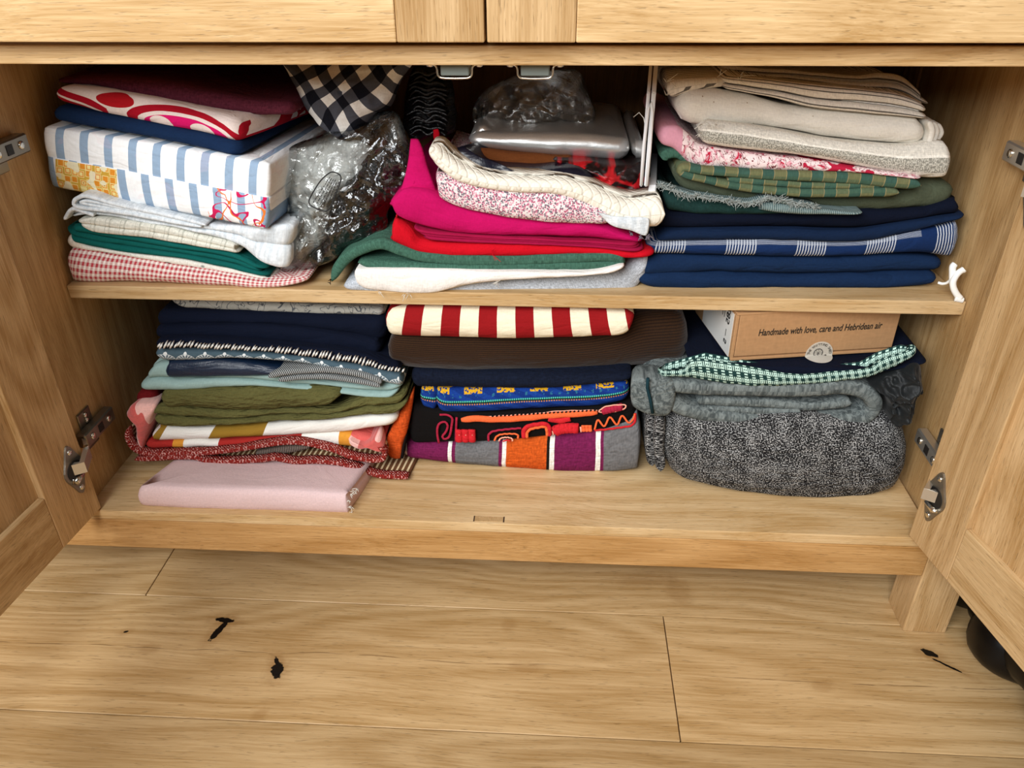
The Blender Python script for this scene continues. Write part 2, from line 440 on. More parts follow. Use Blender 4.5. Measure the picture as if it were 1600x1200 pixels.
cpart('middle_board', (-.508, .0, .508), (1.0, .4, .5238), wx)
cpart('leg', (1.0, 0, ZF), (1.052, .052, .96), wz, .0015)
cpart('leg', (1.0, .348, ZF), (1.052, .4, .96), wz, .0015)
cpart('leg', (-.56, 0, ZF), (-.508, .052, .96), wz, .0015)
cpart('leg', (-.56, .348, ZF), (-.508, .4, .96), wz, .0015)
cpart('top_board', (-.58, -.02, .96), (1.07, .41, .98), wx)
cpart('side_panel', (-.55, .052, -.058), (-.53, .348, .96), wdk, .0005)
cpart('side_panel', (1.022, .052, .5238), (1.04, .348, .96), wdk, .0005)
# small plugged notch in the base board
nt = cpart('plug', (.468, .0035, -.001), (.502, .0125, .0004), wdk, .0003)
cpart('plug_joint', (.4665, .0030, -.001), (.468, .013, .0002), plain('joint_dark', L('#3a2614'), .9), 0)
cpart('plug_joint', (.502, .0030, -.001), (.5035, .013, .0002), bpy.data.materials['joint_dark'], 0)
def door(x, yy, ang, sgn, wd, z0, z1, sw=.072, th=.02):
    """panel is the part, stiles and rails its sub-parts; local x runs from the hinge edge"""
    a, b = (0, th) if sgn > 0 else (-th, 0)
    rc = .007
    p = box('door', (sw-.008, a+rc, z0+sw-.008), (wd-sw+.008, b-rc, z1-sw+.008), wz, cab, 0)
    p.location = (x-.5, yy-.2, -ZF); p.rotation_euler = (0, 0, ang)
    for x0, x1 in ((0, sw), (wd-sw, wd)): box('stile', (x0, a, z0), (x1, b, z1), wz, p, .0012)
    for q0, q1 in ((z0, z0+sw), (z1-sw, z1)): box('rail', (sw+.0003, a, q0), (wd-sw-.0003, b, q1), wx, p, .0012)
    return p
AL, ARt = math.atan2(-.996, -.089), math.atan2(-.982, .189)
dl = door(.012, .003, AL, -1, .485, .002, .505)
dr = door(.970, .002, ARt, 1, .485, .002, .505)
du1 = door(-.045, -.0005, 0, -1, .540, .5285, .955)
du2 = door(.4972, -.0005, 0, -1, .540, .5285, .955)
dn = door(-.505, .02, 0, -1, .474, .002, .505)

# ------------------------------------------------------------ hinges, catches
m_st = plain('hinge_steel', L('#cfc9be'), .32, .85); m_sd = plain('hinge_dark_steel', L('#8d867a'), .36, .85)
m_hole = plain('hinge_socket', L('#171310'), .6); m_nk = plain('bright_nickel', L('#e0dcd2'), .22, 1.0)
def hinge(dx, dy, ang, sgn, hz, wallx):
    """cup plate on the door, arm, mounting plate on the side"""
    mx_ = Matrix.Translation((dx, dy, 0)) @ Matrix.Rotation(ang, 4, 'Z')
    s = -sgn                               # outward normal of inner door face along local y
    c = mx_ @ Vector((.022, 0, hz)); nrm = (mx_.to_3x3() @ Vector((0, s, 0))); tx = mx_.to_3x3() @ Vector((1, 0, 0)); up = Vector((0, 0, 1))
    def P(a, b, h): return c+tx*a+up*b+nrm*h
    bm = bmesh.new()                       # flange: lobed plate
    ol = []
    for i in range(40):
        t = 2*math.pi*i/40; b = .033*math.sin(t); a = (.0095+.008*math.exp(-(b/.016)**2))*math.cos(t)
        ol.append((a*(1 if abs(math.cos(t)) > 0 else 1)-.002, b))
    lo = [bm.verts.new(P(a, b, 0)) for a, b in ol]; hi = [bm.verts.new(P(a*.96, b*.985, .0022)) for a, b in ol]
    for i in range(40): bm.faces.new((lo[i], lo[(i+1) % 40], hi[(i+1) % 40], hi[i]))
    bm.faces.new(hi); bm.faces.new(lo[::-1])
    h = bm_done(bm, 'hinge', m_sd, cab); h.location = (-.5, -.2, -ZF)
    bm = bmesh.new(); bm_cyl(bm, P(-.001, 0, .002), P(-.001, 0, .0029), .0125, 24); bm_done(bm, 'cup', m_hole, h)
    bm = bmesh.new(); bm_tube(bm, [P(-.008, -.0105, .003), P(.006, -.0115, .0042), P(.009, -.009, .003)], [.0036, .004, .003], 8); bm_done(bm, 'spring', m_nk, h, True)
    for b in (.0245, -.0245):
        bm = bmesh.new(); bm_tube(bm, [P(-.002, b, .002), P(-.002, b, .0032), P(-.002, b, .0038)], [.0036, .0034, .002], 12); bm_done(bm, 'screw', m_nk, h, True)
    # wall side
    ws = 1 if wallx < .5 else -1
    def Wp(y, b, hh): return Vector((wallx+ws*hh, y, hz+.012+b))
    def wbox(bm, y0, y1, b0, b1, h0, h1, bev=.0008):
        a = Wp(y0, b0, h0); e = Wp(y1, b1, h1)
        bm_box(bm, [min(a[i], e[i]) for i in range(3)], [max(a[i], e[i]) for i in range(3)], bev, 1)
    bm = bmesh.new(); wbox(bm, .036, .062, -.024, .026, .0, .0025)
    bm_done(bm, 'mounting_plate', m_sd, h)
    for b in (.020, .013):
        bm = bmesh.new(); bm_tube(bm, [Wp(.049, b, .002), Wp(.049, b, .0045), Wp(.049, b, .0052)], [.0036, .0034, .002], 12); bm_done(bm, 'screw', m_nk, h, True)
    bm = bmesh.new(); wbox(bm, .022, .088, -.0105, .0085, .002, .014, .0016)
    ar = bm_done(bm, 'arm', m_sd if ws > 0 else m_st, h)
    for y_ in (.036, .074):
        bm = bmesh.new(); bm_tube(bm, [Wp(y_, -.001, .0138), Wp(y_, -.001, .0152), Wp(y_, -.001, .0158)], [.0044, .0042, .003], 14); bm_done(bm, 'screw', m_nk, h, True)
    bm = bmesh.new(); wbox(bm, .050, .060, -.006, .004, .0138, .0146, 0); bm_done(bm, 'slot', m_hole, h)
    # link from arm to cup
    p0 = Wp(.024, -.004, .010); p1 = Wp(.010, -.006, .020); p2 = P(-.004, .004, .012); p3 = P(0, .003, .002)
    bm = bmesh.new()
    def strip(pts, hw, th):
        pts = [Vector(p) for p in pts]; R = []
        for i, p in enumerate(pts):
            t = (pts[min(i+1, len(pts)-1)]-pts[max(i-1, 0)]).normalized(); q = Vector((-t.y, t.x, 0))
            q = q.normalized() if q.length > 1e-6 else Vector((1, 0, 0))
            R.append([bm.verts.new(p+up*hw*sa+q*th*sb) for sa, sb in ((1, 1), (-1, 1), (-1, -1), (1, -1))])
        for i in range(len(R)-1):
            for j in range(4): bm.faces.new((R[i][j], R[i][(j+1) % 4], R[i+1][(j+1) % 4], R[i+1][j]))
        bm.faces.new(R[0][::-1]); bm.faces.new(R[-1])
    strip([p0, p1], .0085, .002); bm_done(bm, 'knuckle', m_st, h); bm = bmesh.new()
    strip([p1, p2, p3], .007, .003); bm_done(bm, 'link', m_st, h)
    bm = bmesh.new(); bm_cyl(bm, p1+up*.0088, p1-up*.0088, .0028, 10); bm_done(bm, 'pin', m_nk, h)
    return h
for hz in (.074, .408):
    hinge(.012, .003, AL, -1, hz, XL); hinge(.970, .002, ARt, 1, hz, XR)
# spring catches under the middle board
m_mag = plain('catch_block', L('#6a726c'), .55)
for cx in (.4655, .5355):
    bm = bmesh.new(); bm_box(bm, (cx-.0125, .012, .4975), (cx+.0125, .03, .5078), .0008, 1)
    c = bm_done(bm, 'catch', m_mag, cab); c.location = (-.5, -.2, -ZF)
    pts = [(cx-.0245, .0105, .5072), (cx-.0175, .0105, .5068), (cx-.0155, .0105, .5045), (cx-.0148, .0105, .4985), (cx-.012, .0105, .4962),
           (cx+.012, .0105, .4962), (cx+.0148, .0105, .4985), (cx+.0155, .0105, .5045), (cx+.0175, .0105, .5068), (cx+.0245, .0105, .5072)]
    bm = bmesh.new(); bm_tube(bm, spline(pts, 40), .0009, 8); bm_done(bm, 'wire_bracket', m_nk, c, True)
    for sx_ in (-1, 1):
        bm = bmesh.new(); bm_tube(bm, [(cx+sx_*.0215, .013, .5079), (cx+sx_*.0215, .013, .5055), (cx+sx_*.0215, .013, .5048)], [.0034, .0032, .0015], 12); bm_done(bm, 'screw', m_nk, c, True)

# ------------------------------------------------------------ fabrics: materials
WH = L('#ece9e2')
def gingham(c0, c1, p, dim=.5):
    def f(u, v, nu, nv):
        a = frac(u/p) < .5; b = frac(v/p) < .5
        return mixc((a+b)*.5, c0, c1)
    return f
def bands(lst, ax='nu'):
    def f(u, v, nu, nv):
        t = {'nu': nu, 'nv': nv, 'u': u, 'v': v}[ax]; c = lst[0][1]
        for pos, cc in lst[1:]: c = mixc(t > pos, c, cc)
        return c
    return f
def stripes(c0, c1, p, duty, ax='u', ph=0.0, skew=0.0):
    def f(u, v, nu, nv):
        t = u if ax == 'u' else v; o = v if ax == 'u' else u
        return mixc(frac((t+o*skew)/p+ph) < duty, c0, c1)
    return f
M = {}
M['navy'] = fab('navy_cotton', L('#112747'), var=.15, big=.12)
M['navy2'] = fab('deep_navy_cotton', L('#0e203c'), var=.15)
M['navydk'] = fab('dark_navy_cotton', L('#070e20'), var=.15)
M['inkgreen'] = fab('ink_green_cotton', L('#16323a'), var=.15)
M['gingham'] = fab('red_gingham', gingham(L('#f1e6de'), L('#b8434b'), .0052))
def leafy(u, v, nu, nv):
    d = vor(vec(u*1.0, v*1.6), 48)
    return mixc(sst(d, .28, .34), L('#2f4f4c'), L('#ebe8de'))
M['leaf'] = fab('leaf_print', leafy)
M['teal'] = fab('teal_cotton', L('#0b5b56'), var=.15)
def chk(u, v, nu, nv):
    a = frac(u/.016) < .12; b = frac(u/.016+.25) < .05; c = frac(v/.009) < .2
    return mixc(mx(mx(a, b), c*.5)*.45, L('#dedcd0'), L('#8d8f80'))
M['check'] = fab('pale_check_linen', chk)
def pale(u, v, nu, nv): return mixc(sst(noi(vec(u*160, v*30), 1, 2), .42, .62)*.5, L('#dfe5e9'), L('#b9c3cb'))
M['pale'] = fab('pale_blue_linen', pale, var=.2)
M['palegrey'] = fab('silver_grey_linen', L('#b4bac2'), ws=900, var=.5)
def parcel(u, v, nu, nv):
    ph = mixc(nv < .515, (0, 0, 0), (1, 1, 1))
    t = nu*9.5+.08+(nv < .515)*(.32+nv*.35)
    base = mixc(frac(t) > .66, L('#f0f2f3'), L('#8fa6bf'))
    # yellow print at the lower left
    m1 = (nu > .055)*(nu < .325)*(nv < .5)
    d = vor(vec(u, v), 115, 'F1', 0, .35, 'CHEBYCHEV')
    ring = (d > .22)*(d < .34); dot = d < .09
    pc = mixc(ring, L('#f2dd95'), L('#e0902e')); pc = mixc(d > .42, pc, L('#cfa43f')); pc = mixc(dot, pc, L('#b9722c'))
    pc = mixc(noi(vec(u, v), 60, 1) > .56, pc, L('#ece3c0'))
    wob = noi(vec(u, v), 70, 2)-.5
    c = mixc(m1*(nu+wob*.08 < .33), base, pc)
    # red flourishes at the lower right
    m2 = (nu > .73)*(nu < .985)*(nv < .515)
    q = ab(noi(vec(u*34, v*42, 4.0), 1, 1, .5, .6)-.5)
    q2 = ab(noi(vec(u*44, v*30, 9.0), 1, 1, .5, .8)-.52)
    c = mixc(m2*(q < .018), c, L('#c41f55')); c = mixc(m2*(q2 < .014), c, L('#e07a35'))
    pk = noi(vec(u*30, v*40, 2.0), 1, 2)
    return mixc((pk > .6)*.10, c, L('#e8b0bb'))
M['parcel'] = fab('striped_print', parcel, var=.05, big=.03, ws=400)
def swirl(u, v, nu, nv):
    c = L('#ecdcd6')
    def el(cx, cy, rx, ry, off=0.0):
        return sq((u-cx)/rx)+sq((v-cy)/ry)
    W1, R1, P1 = L('#ecdcd6'), L('#a80f24'), L('#d8166a')
    e = sq((nu-.34)/.10)+sq((nv-.70)/.30); c = mixc(e < 1, c, L('#b31620'))
    e = sq((nu-.70)/.30)+sq((nv-.10)/.85); c = mixc(e < 1, c, R1)
    e = sq((nu-.71)/.255)+sq((nv-.05)/.68); c = mixc(e < 1, c, W1)
    e = sq((nu-.71)/.225)+sq((nv-.0)/.58); c = mixc(e < 1, c, P1)
    for q in (.585, .80):
        e = sq((nu-q)/.062)+sq((nv-.12)/.32); c = mixc(e < 1, c, W1)
    t = nv+nu*2.6+sin(nu*20)*.06
    c = mixc((t > .72)*(t < 1.05)*(nu < .3), c, R1); c = mixc((t < .58)*(nu < .3), c, L('#a51520'))
    side = nu > .985
    sw = sin(noi(vec(u, v), 22, 1, .5, 1.0)*16.0)
    c = mixc(side*(sw > .2), c, R1)
    return c
M['swirl'] = fab('swirl_print', swirl, var=.08, big=.05)
M['plum'] = fab('plum_linen', L('#5a2433'), ws=600, var=.45)
def buffalo(u, v, nu, nv):
    a = u*.86+v*.5+(noi(vec(u, v), 12, 1)-.5)*.03; b = v*.86-u*.5+(noi(vec(u, v, 3.0), 12, 1)-.5)*.03
    p = .032
    return mixc(((frac(a/p) < .5)+(frac(b/p) < .5))*.5, L('#dedede'), L('#12141f'))
def buff3(u, v, nu, nv):
    a = u*.80+v*.6+(noi(vec(u, v), 14, 1)-.5)*.035; b = v*.80-u*.6+(noi(vec(u, v, 3.0), 14, 1)-.5)*.035; p = .025
    s = (frac(a/p) < .5)+(frac(b/p) < .5)
    c = mixc(s > .5, L('#e4e4e2'), L('#4a4c55')); return mixc(s > 1.5, c, L('#10121c'))
M['buffalo'] = fab('buffalo_check', buff3, var=.1)
M['offwhite'] = fab('white_cotton', L('#ebe6e0'), var=.15, big=.05)
M['green'] = fab('green_linen', L('#3d6152'), ws=800, var=.5)
M['red'] = fab('red_cotton', L('#c3091e'), var=.12)
M['wine'] = fab('wine_cotton', L('#9b0f3e'), var=.12)
M['magenta'] = fab('magenta_cotton', L('#bb0a5a'), var=.1, big=.06)
def liberty(u, v, nu, nv):
    d = vor(vec(u, v), 600); r = vor(vec(u, v), 600, 'F1', 1)
    x, y_, z = sepa(r)
    c = mixc(x > .5, L('#b0617a'), L('#6e6670')); c = mixc(y_ > .66, c, L('#d9a0ae'))
    return mixc(d > .56, c, L('#e6dcda'))
M['floral'] = fab('small_floral_print', liberty, var=.1)
def qh(u, v, nu, nv):
    a = frac((u+v)/.011)-.5; b = frac((u-v)/.011)-.5
    return mn(ab(a), .18)*6.0*-1.0+mn(ab(b), .18)*-6.0
M['quilt'] = fab('cream_quilt', L('#efe9da'), var=.1, big=.05, bmp=.55, wh=lambda u, v, a, b: (sst(ab(frac((u+v*1.3)/.011)-.5), .0, .2)+sst(ab(frac((u-v*1.3)/.011)-.5), .0, .2))*.45)
M['brown'] = fab('brown_cotton', L('#6b3a1a'), var=.15)
M['satin'] = fab('navy_satin', L('#0e1122'), rough=.35, spec=.5, var=.05)
M['redsatin'] = fab('red_satin', lambda u, v, a, b: mixc(sst(noi(vec(u, v), 45, 2, .5, 1.0), .46, .56), L('#b5141c'), L('#160808')), rough=.45, spec=.4, var=.1)
M['silver'] = fab('silver_lame', L('#e4e4e2'), rough=.33, metal=.8, spec=.5, var=.05, big=.05, bmp=.12)
M['ruffle'] = fab('black_ruffle', L('#0b0b0d'), rough=.35, spec=.5, var=.1, wh=lambda u, v, a, b: noi(vec(u*40, v*160), 1, 3, .6, 1.5)*5.0)
M['bagblack'] = fab('black_shiny_lining', lambda u, v, a, b: mixc(noi(vec(u, v), 40, 2), L('#0e0e0e'), L('#2e2b28')), rough=.22, spec=.8, var=.05, bmp=.9, wh=lambda u, v, a, b: vor(vec(u, v), 75, 'DISTANCE_TO_EDGE')*-5.0+noi(vec(u, v), 60, 3, .6, 1.5)*5.0)
M['baggrey'] = fab('soft_grey_fabric', L('#c2c4c0'), rough=.9, var=.2, big=.3, bmp=.8, wh=lambda u, v, a, b: noi(vec(u, v), 40, 3, .6, 1.0)*4.0)
def navychk(u, v, nu, nv):
    N, W_ = L('#122a55'), L('#c9cfd8')
    t = frac((u-.008)/.0745)
    inb = t < .44
    fine = frac(t/.44*11.0) < .42
    c = mixc(inb*fine*.85, N, W_)
    top = (nv > .74)*(frac(nv*26.0) < .42)*(nu < .86)
    return mixc(top*.7, c, W_)
M['navychk'] = fab('navy_white_check', navychk, var=.12)
M['dkgreen'] = fab('dark_green_wool', L('#1d3a38'), var=.3)
M['denimgrey'] = fab('grey_green_denim', lambda u, v, a, b: mixc(frac(u/.0022) < .45, L('#54696b'), L('#8d9c9a')), var=.25)
M['olive'] = fab('olive_cotton', L('#4a5140'), var=.18)
def gchk(u, v, nu, nv):
    p = .025; a = frac(u/p) < .5; b = frac(v/.03) < .5
    c = mixc(a, L('#6b6d4c'), L('#3a584d')); c = mixc(b*.45, c, L('#45604d'))
    ln = (frac(u/p*2.0) < .06)
    return mixc(ln*.5, c, L('#b79a6a'))
M['gcheck'] = fab('green_tan_check', gchk)
def pinkfl(u, v, nu, nv):
    n1 = noi(vec(u, v), 90, 3, .6, 1.2); n2 = ab(noi(vec(u, v, 5.0), 130, 2, .5, 1.0)-.5)
    c = mixc(n1 > .56, L('#f1dcdc'), L('#e0a9b4')); c = mixc(n1 > .64, c, L('#c21f3f'))
    c = mixc(n2 < .018, c, L('#7a3f45'))
    big = (nu > .56)*(nu < .82); c = mixc(big*(noi(vec(u, v), 60, 2) > .5), c, L('#b8213f'))
    return mixc(nu < .10, c, L('#d99aac'))
M['pinkfl'] = fab('pink_paisley_print', pinkfl, var=.08)
def beige(u, v, nu, nv):
    bk = (nv > .17)*(nv < .60); wl = (nv > .60)*(nv < .68)
    sp = noi(vec(u*800, v*500), 1, 1)
    c = mixc(bk, L('#dcd7cc'), mixc(sp > .5, L('#8f8d84'), L('#c9c6bb'))); return mixc(wl, c, L('#f0ece2'))
M['beige'] = fab('beige_striped_linen', beige, var=.3)
M['calico'] = fab('cream_calico', lambda u, v, a, b: mixc(vor(vec(u, v), 85) < .055, L('#e9e4da'), L('#a08d74')), var=.1, big=.08)
def tick(u, v, nu, nv):
    t = v+.002
    d = (frac(t/.010) < .15); e = (frac(t/.010+.32) < .09)
    return mixc(mx(d, e)*.85, L('#e8e2d8'), L('#2c2726'))
M['ticking'] = fab('cream_ticking', tick, var=.2)
M['blush'] = fab('blush_cotton', L('#dcc0c0'), var=.1, big=.06, crease=.12)
def mat_str(u, v, nu, nv): return mixc(frac(u/.0068) < .36, L('#6f4a30'), L('#e6cfa6'))
M['matstripe'] = fab('brown_cream_stripe', mat_str, var=.2)
M['edging'] = fab('red_braid', lambda u, v, a, b: mixc(noi(vec(u*500, v*500), 1, 1) > .57, L('#8c2720'), L('#d9a29a')), var=.4, wh=lambda u, v, a, b: sin((u+v)*1600.0)*2.0)
M['ribbed'] = fab('ribbed_dark_patch', lambda u, v, a, b: mixc(frac(u/.0024) < .5, L('#3a332f'), L('#85776d')), var=.2)
CO, OR, MU, RD = L('#d2605a'), L('#d89335'), L('#97742a'), L('#a92d28')
M['printlow'] = fab('arc_print', bands([(0, RD), (.12, OR), (.165, WH), (.31, RD), (.655, WH), (.81, OR), (.86, CO)]), var=.08)
M['printup'] = fab('mustard_print', bands([(0, WH), (.02, MU), (.06, WH), (.255, MU), (.475, WH)]), var=.06)
M['coral'] = fab('coral_velvet', lambda u, v, a, b: mixc(noi(vec(u*40, v*14), 1, 1) > .5, L('#cc5d57'), L('#efb9b0')), var=.15, sheen=.4)
M['oliveq'] = fab('olive_crinkle', L('#5d5a33'), var=.2, big=.2, bmp=.7, wh=lambda u, v, a, b: noi(vec(u*60, v*220), 1, 2)*4.0)
M['aqua'] = fab('aqua_cotton', L('#93aeaa'), var=.1, big=.06)
M['leather'] = fab('navy_leatherette', L('#0c2038'), rough=.4, spec=.5, var=.05)
M['twill'] = fab('black_white_twill', lambda u, v, a, b: mixc(frac((u+v*.7)/.0024) < .5, L('#15171a'), L('#a9acab')), var=.15)
def fans(u, v, nu, nv):
    p = .0235; fu = frac(u/p)-.5; fv = nv*.020/p
    d = mt('SQRT', sq(fu)+sq(fv*1.15-.08)); ang = mt('ARCTAN2', fu, fv*1.15-.08)
    ray_ = frac(ang*2.4+.25) < .5
    fan = (d < .46)*(d > .07)*ray_*(nv < .6)
    c = mixc(fan, L('#4b606c'), L('#c7cfd2'))
    e = mt('SQRT', sq(fu)+sq((nv-.62)*.55)); e2 = mt('SQRT', sq(frac(u/p)-.5)+sq((nv-.95)*.55))
    c = mixc(e < .085, c, L('#e6eaea')); return mixc((d > .46)*(d < .5)*(nv < .6), c, L('#c7cfd2'))
M['fans'] = fab('blue_fan_print', fans, var=.08)
M['yarn'] = plain('white_yarn', L('#e2e0da'), .9, spec=.1)
M['greyfl'] = fab('grey_line_floral', lambda u, v, a, b: mixc(ab(noi(vec(u, v), 45, 2, .5, 1.5)-.5) < .015, L('#a9a8a0'), L('#5a5d60')), var=.15)
OG, PU, GY, BK = L('#c8551b'), L('#701c4a'), L('#6c6c6e'), L('#17130f')
X0, X1 = 165., 1430.
def bx(l): return [((p-X0)/(X1-X0), c) for p, c in l]
def blanket(u, v, nu, nv):
    c = bands(bx([(165, WH), (186, PU), (392, WH), (412, PU), (430, GY), (655, PU), (672, WH), (693, OG), (905, BK), (920, WH), (945, PU), (1160, WH), (1186, PU), (1203, GY)]))(u, v, nu, nv)
    return c
M['blanket'] = fab('striped_wool_blanket', blanket, ws=450, var=.4)
M['orange'] = fab('orange_wool', L('#c8501d'), ws=450, var=.4)
M['black'] = fab('black_cotton', L('#0e0b0b'), var=.2)
M['appred'] = fab('red_applique', L('#c9242c'), var=.25, ws=900)
M['appor'] = fab('orange_applique', L('#ee6a3a'), var=.25, ws=900)
M['apppk'] = fab('rose_applique', L('#a3223c'), var=.25)
M['appl'] = fab('pale_stitching', L('#f0a890'), var=.2)
def bluew(u, v, nu, nv):
    c = mixc(frac((u+v*2)/.03) < .5, L('#0f2f78'), L('#143a8a'))
    c = mixc((nv > .42)*(nv < .50), c, L('#0f241c'))
    c = mixc((nv > .48)*(nv < .55)*(frac(u/.0026) < .6), c, L('#54c9a6'))
    c = mixc((nv > .36)*(nv < .42)*(frac(u/.0030) < .5), c, L('#d08a4a'))
    z = noi(vec(u*300, v*300), 1, 1)
    seg = frac(u/.040+.1) < .55
    c = mixc((nv > .80)*seg*(z > .44), c, L('#d9a520')); return mixc((nv > .66)*(nv < .80)*(frac(u/.01) < .3)*(z > .5), c, L('#2a6b8a'))
M['bluew'] = fab('blue_woven_band', bluew, var=.25)
M['denim'] = fab('dark_denim', L('#0e1526'), ws=500, var=.5)
M['cord'] = fab('brown_corduroy', lambda u, v, a, b: mixc(frac(v/.0028) < .35, L('#331f0f'), L('#201208')), var=.2, sheen=.2)
M['candy'] = fab('red_cream_stripe', stripes(L('#efe4c9'), L('#8f1418'), .0417, .5, 'u', .52), var=.08, big=.05)
def tweed(u, v, nu, nv):
    a = noi(vec(u*620, v*620), 1, 1, .6); b = noi(vec(u*80, v*50), 1, 3)
    return mixc(sst(a+(b-.5)*.25, .47, .66), L('#131315'), L('#a9a9a8'))
M['tweed'] = fab('black_white_tweed', tweed, var=.1, ws=420, bmp=.8)
M['felt'] = fab('grey_marl_wool', lambda u, v, a, b: mixc(sst(noi(vec(u*150, v*150), 1, 5, .7, 1.2), .36, .66), L('#454c4d'), L('#7c8483')), var=.12, big=.15)
M['velvet'] = fab('charcoal_velvet', L('#121618'), rough=.55, spec=.3, var=.1, sheen=.08)
def gtweed(u, v, nu, nv):
    a = (frac(u/.0085) < .45); b = (frac(v/.0085) < .45)
    f = (frac(u/.0022) < .5); g = (frac(v/.0022) < .5)
    n_ = noi(vec(u*700, v*700), 1, 1)
    t = mx(a*g, b*f)*.9+(n_-.5)*.8
    return mixc(sst(t, .25, .6), L('#1d3a38'), L('#c3e3d6'))
M['gtweed'] = fab('mint_tweed', gtweed, var=.15, bmp=.9)
M['fray'] = plain('frayed_thread', L('#a9b0ad'), .9, spec=.1)
M['thread'] = plain('loose_thread', L('#d8d3c8'), .9, spec=.1)
M['whitecard'] = fab('white_interfacing', L('#e4e4e6'), var=.05, big=.04)
M['whiteplastic'] = plain('white_plastic', L('#f2f2ee'), .35)
def film(name, alpha, rough):
    mm, bs = newmat(name); NT.nodes.remove(bs)
    out = NT.nodes['Material Output']
    tc = NT.nodes.new('ShaderNodeTexCoord'); o = S(tc.outputs['Object'])
    bp = NT.nodes.new('ShaderNodeBump'); bp.inputs['Strength'].default_value = 1.0; bp.inputs['Distance'].default_value = .004
    h = noi(o, 38, 4, .6, 1.2)+vor(o, 45, 'DISTANCE_TO_EDGE')*-.6; plug(bp.inputs['Height'], h)
    g = NT.nodes.new('ShaderNodeBsdfGlossy'); g.inputs['Roughness'].default_value = rough; NT.links.new(bp.outputs[0], g.inputs['Normal'])
    t = NT.nodes.new('ShaderNodeBsdfTransparent'); t.inputs[0].default_value = (.93, .94, .94, 1)
    fr = NT.nodes.new('ShaderNodeFresnel'); fr.inputs[0].default_value = 1.5; NT.links.new(bp.outputs[0], fr.inputs['Normal'])
    f = mn(S(fr.outputs[0])*1.3+alpha, 1.0)
    mxn = NT.nodes.new('ShaderNodeMixShader'); plug(mxn.inputs[0], f); NT.links.new(t.outputs[0], mxn.inputs[1]); NT.links.new(g.outputs[0], mxn.inputs[2])
    NT.links.new(mxn.outputs[0], out.inputs[0]); return mm
M['film'] = film('clear_plastic_film', .05, .12)
M['film2'] = film('cloudy_plastic_film', .16, .2)

# ------------------------------------------------------------ upper shelf, left pile (from the bottom up)
c = cloth('gingham_fabric', M['gingham'], 1, [(165, 995), (230, 968), (500, 1010), (800, 1060), (1100, 1110), (1235, 1130), (1410, 1115)],
      [(150, 1085), (225, 1140), (500, 1150), (800, 1160), (1000, 1166), (1200, 1174), (1410, 1150)], (.100, .096), .25, wr=.003,
      label='red and white gingham cotton at the bottom of the upper left pile')
cloth('leaf_print_fabric', M['leaf'], 1, [(195, 905), (245, 905), (300, 950), (500, 985), (800, 1020), (1100, 1080), (1250, 1118)],
      [(190, 955), (240, 968), (500, 1010), (800, 1060), (1100, 1110), (1250, 1150)], .102, .23, jit=0,
      label='white cotton with dark green leaf print lying on the red gingham')
cloth('teal_fabric', M['teal'], 1, [(212, 850), (280, 850), (500, 890), (800, 945), (1050, 985), (1200, 1060)],
      [(215, 890), (250, 935), (500, 987), (800, 1022), (1100, 1087), (1230, 1118)], .1, .24, n=3,
      label='teal green cotton folded in three layers, left pile of upper shelf')
cloth('check_linen', M['check'], 1, [(285, 822), (340, 808), (600, 840), (900, 905), (1060, 940), (1090, 965)],
      [(285, 850), (350, 880), (600, 912), (800, 945), (1000, 975), (1085, 992)], .096, .22, n=2, rc=.008,
      label='cream linen with faint grey check folded above the teal cotton')
pl = cloth('pale_blue_linen', M['pale'], 1, [(200, 790), (350, 770), (600, 800), (900, 850), (1150, 862), (1340, 850)],
      [(195, 825), (330, 806), (600, 842), (900, 905), (1080, 962), (1170, 1035), (1310, 1085)], (.098, .090), .22, n=2, wr=.004,
      label='pale blue-grey linen draped down at its right end, under the striped parcel')
sheet('crumpled_edge', M['pale'], 1, [(192, 822), (230, 770), (300, 785), (345, 800)], .094, .1, .004, parent=pl)
lp = sheet('white_linen', M['pale'], 1, [(915, 850), (760, 812), (600, 778), (430, 742), (300, 706), (248, 722), (240, 745), (262, 762), (420, 780), (600, 808), (760, 838), (890, 858)],
      .092, .2, .0042, wr=.0008, label='thin white linen folded over in a loop just below the striped parcel')
sheet('inner_fold', M['pale'], 1, [(820, 838), (600, 796), (420, 764), (300, 742), (275, 735), (310, 728), (430, 752), (600, 790), (800, 826)], .094, .2, .003, wr=.0006, parent=lp)
pc = cloth('striped_parcel', M['parcel'], 0, [(62, 197), (150, 211), (250, 228), (350, 246), (424, 259)], [(71, 291), (150, 307), (250, 327), (350, 347), (419, 361)],
      (.118, .082), .24, n=2, eds=[0, .515, 1], grv=.22, r=.0045, rc=.0065, wr=.0012, sh=.10, jit=.0006, label='thick white parcel of cotton with blue-grey stripes and print patches', cat='fabric')
cloth('navy_fabric', M['navy'], 1, [(122, 246), (200, 255), (400, 298), (700, 350), (900, 390), (1085, 436)], [(118, 318), (250, 342), (500, 390), (800, 445), (1000, 488), (1085, 505)],
      (.125, .098), .22, r=.008, sh=.15, label='plain navy cotton lying on top of the striped parcel')
cloth('swirl_print_fabric', M['swirl'], 1, [(124, 152), (200, 148), (350, 165), (700, 235), (1000, 300), (1075, 330)], [(124, 215), (200, 240), (400, 292), (700, 352), (900, 392), (1075, 440)],
      (.128, .100), .20, r=.009, sh=.3, label='white cotton printed with big red and magenta swirls')
cloth('plum_linen', M['plum'], 1, [(110, 108), (350, 100), (700, 128), (950, 180), (1120, 215), (1350, 235)], [(150, 146), (350, 154), (700, 234), (950, 285), (1120, 300), (1350, 306)],
      (.145, .125), .22, r=.012, wr=.004, label='dark plum linen on top of the upper left pile')

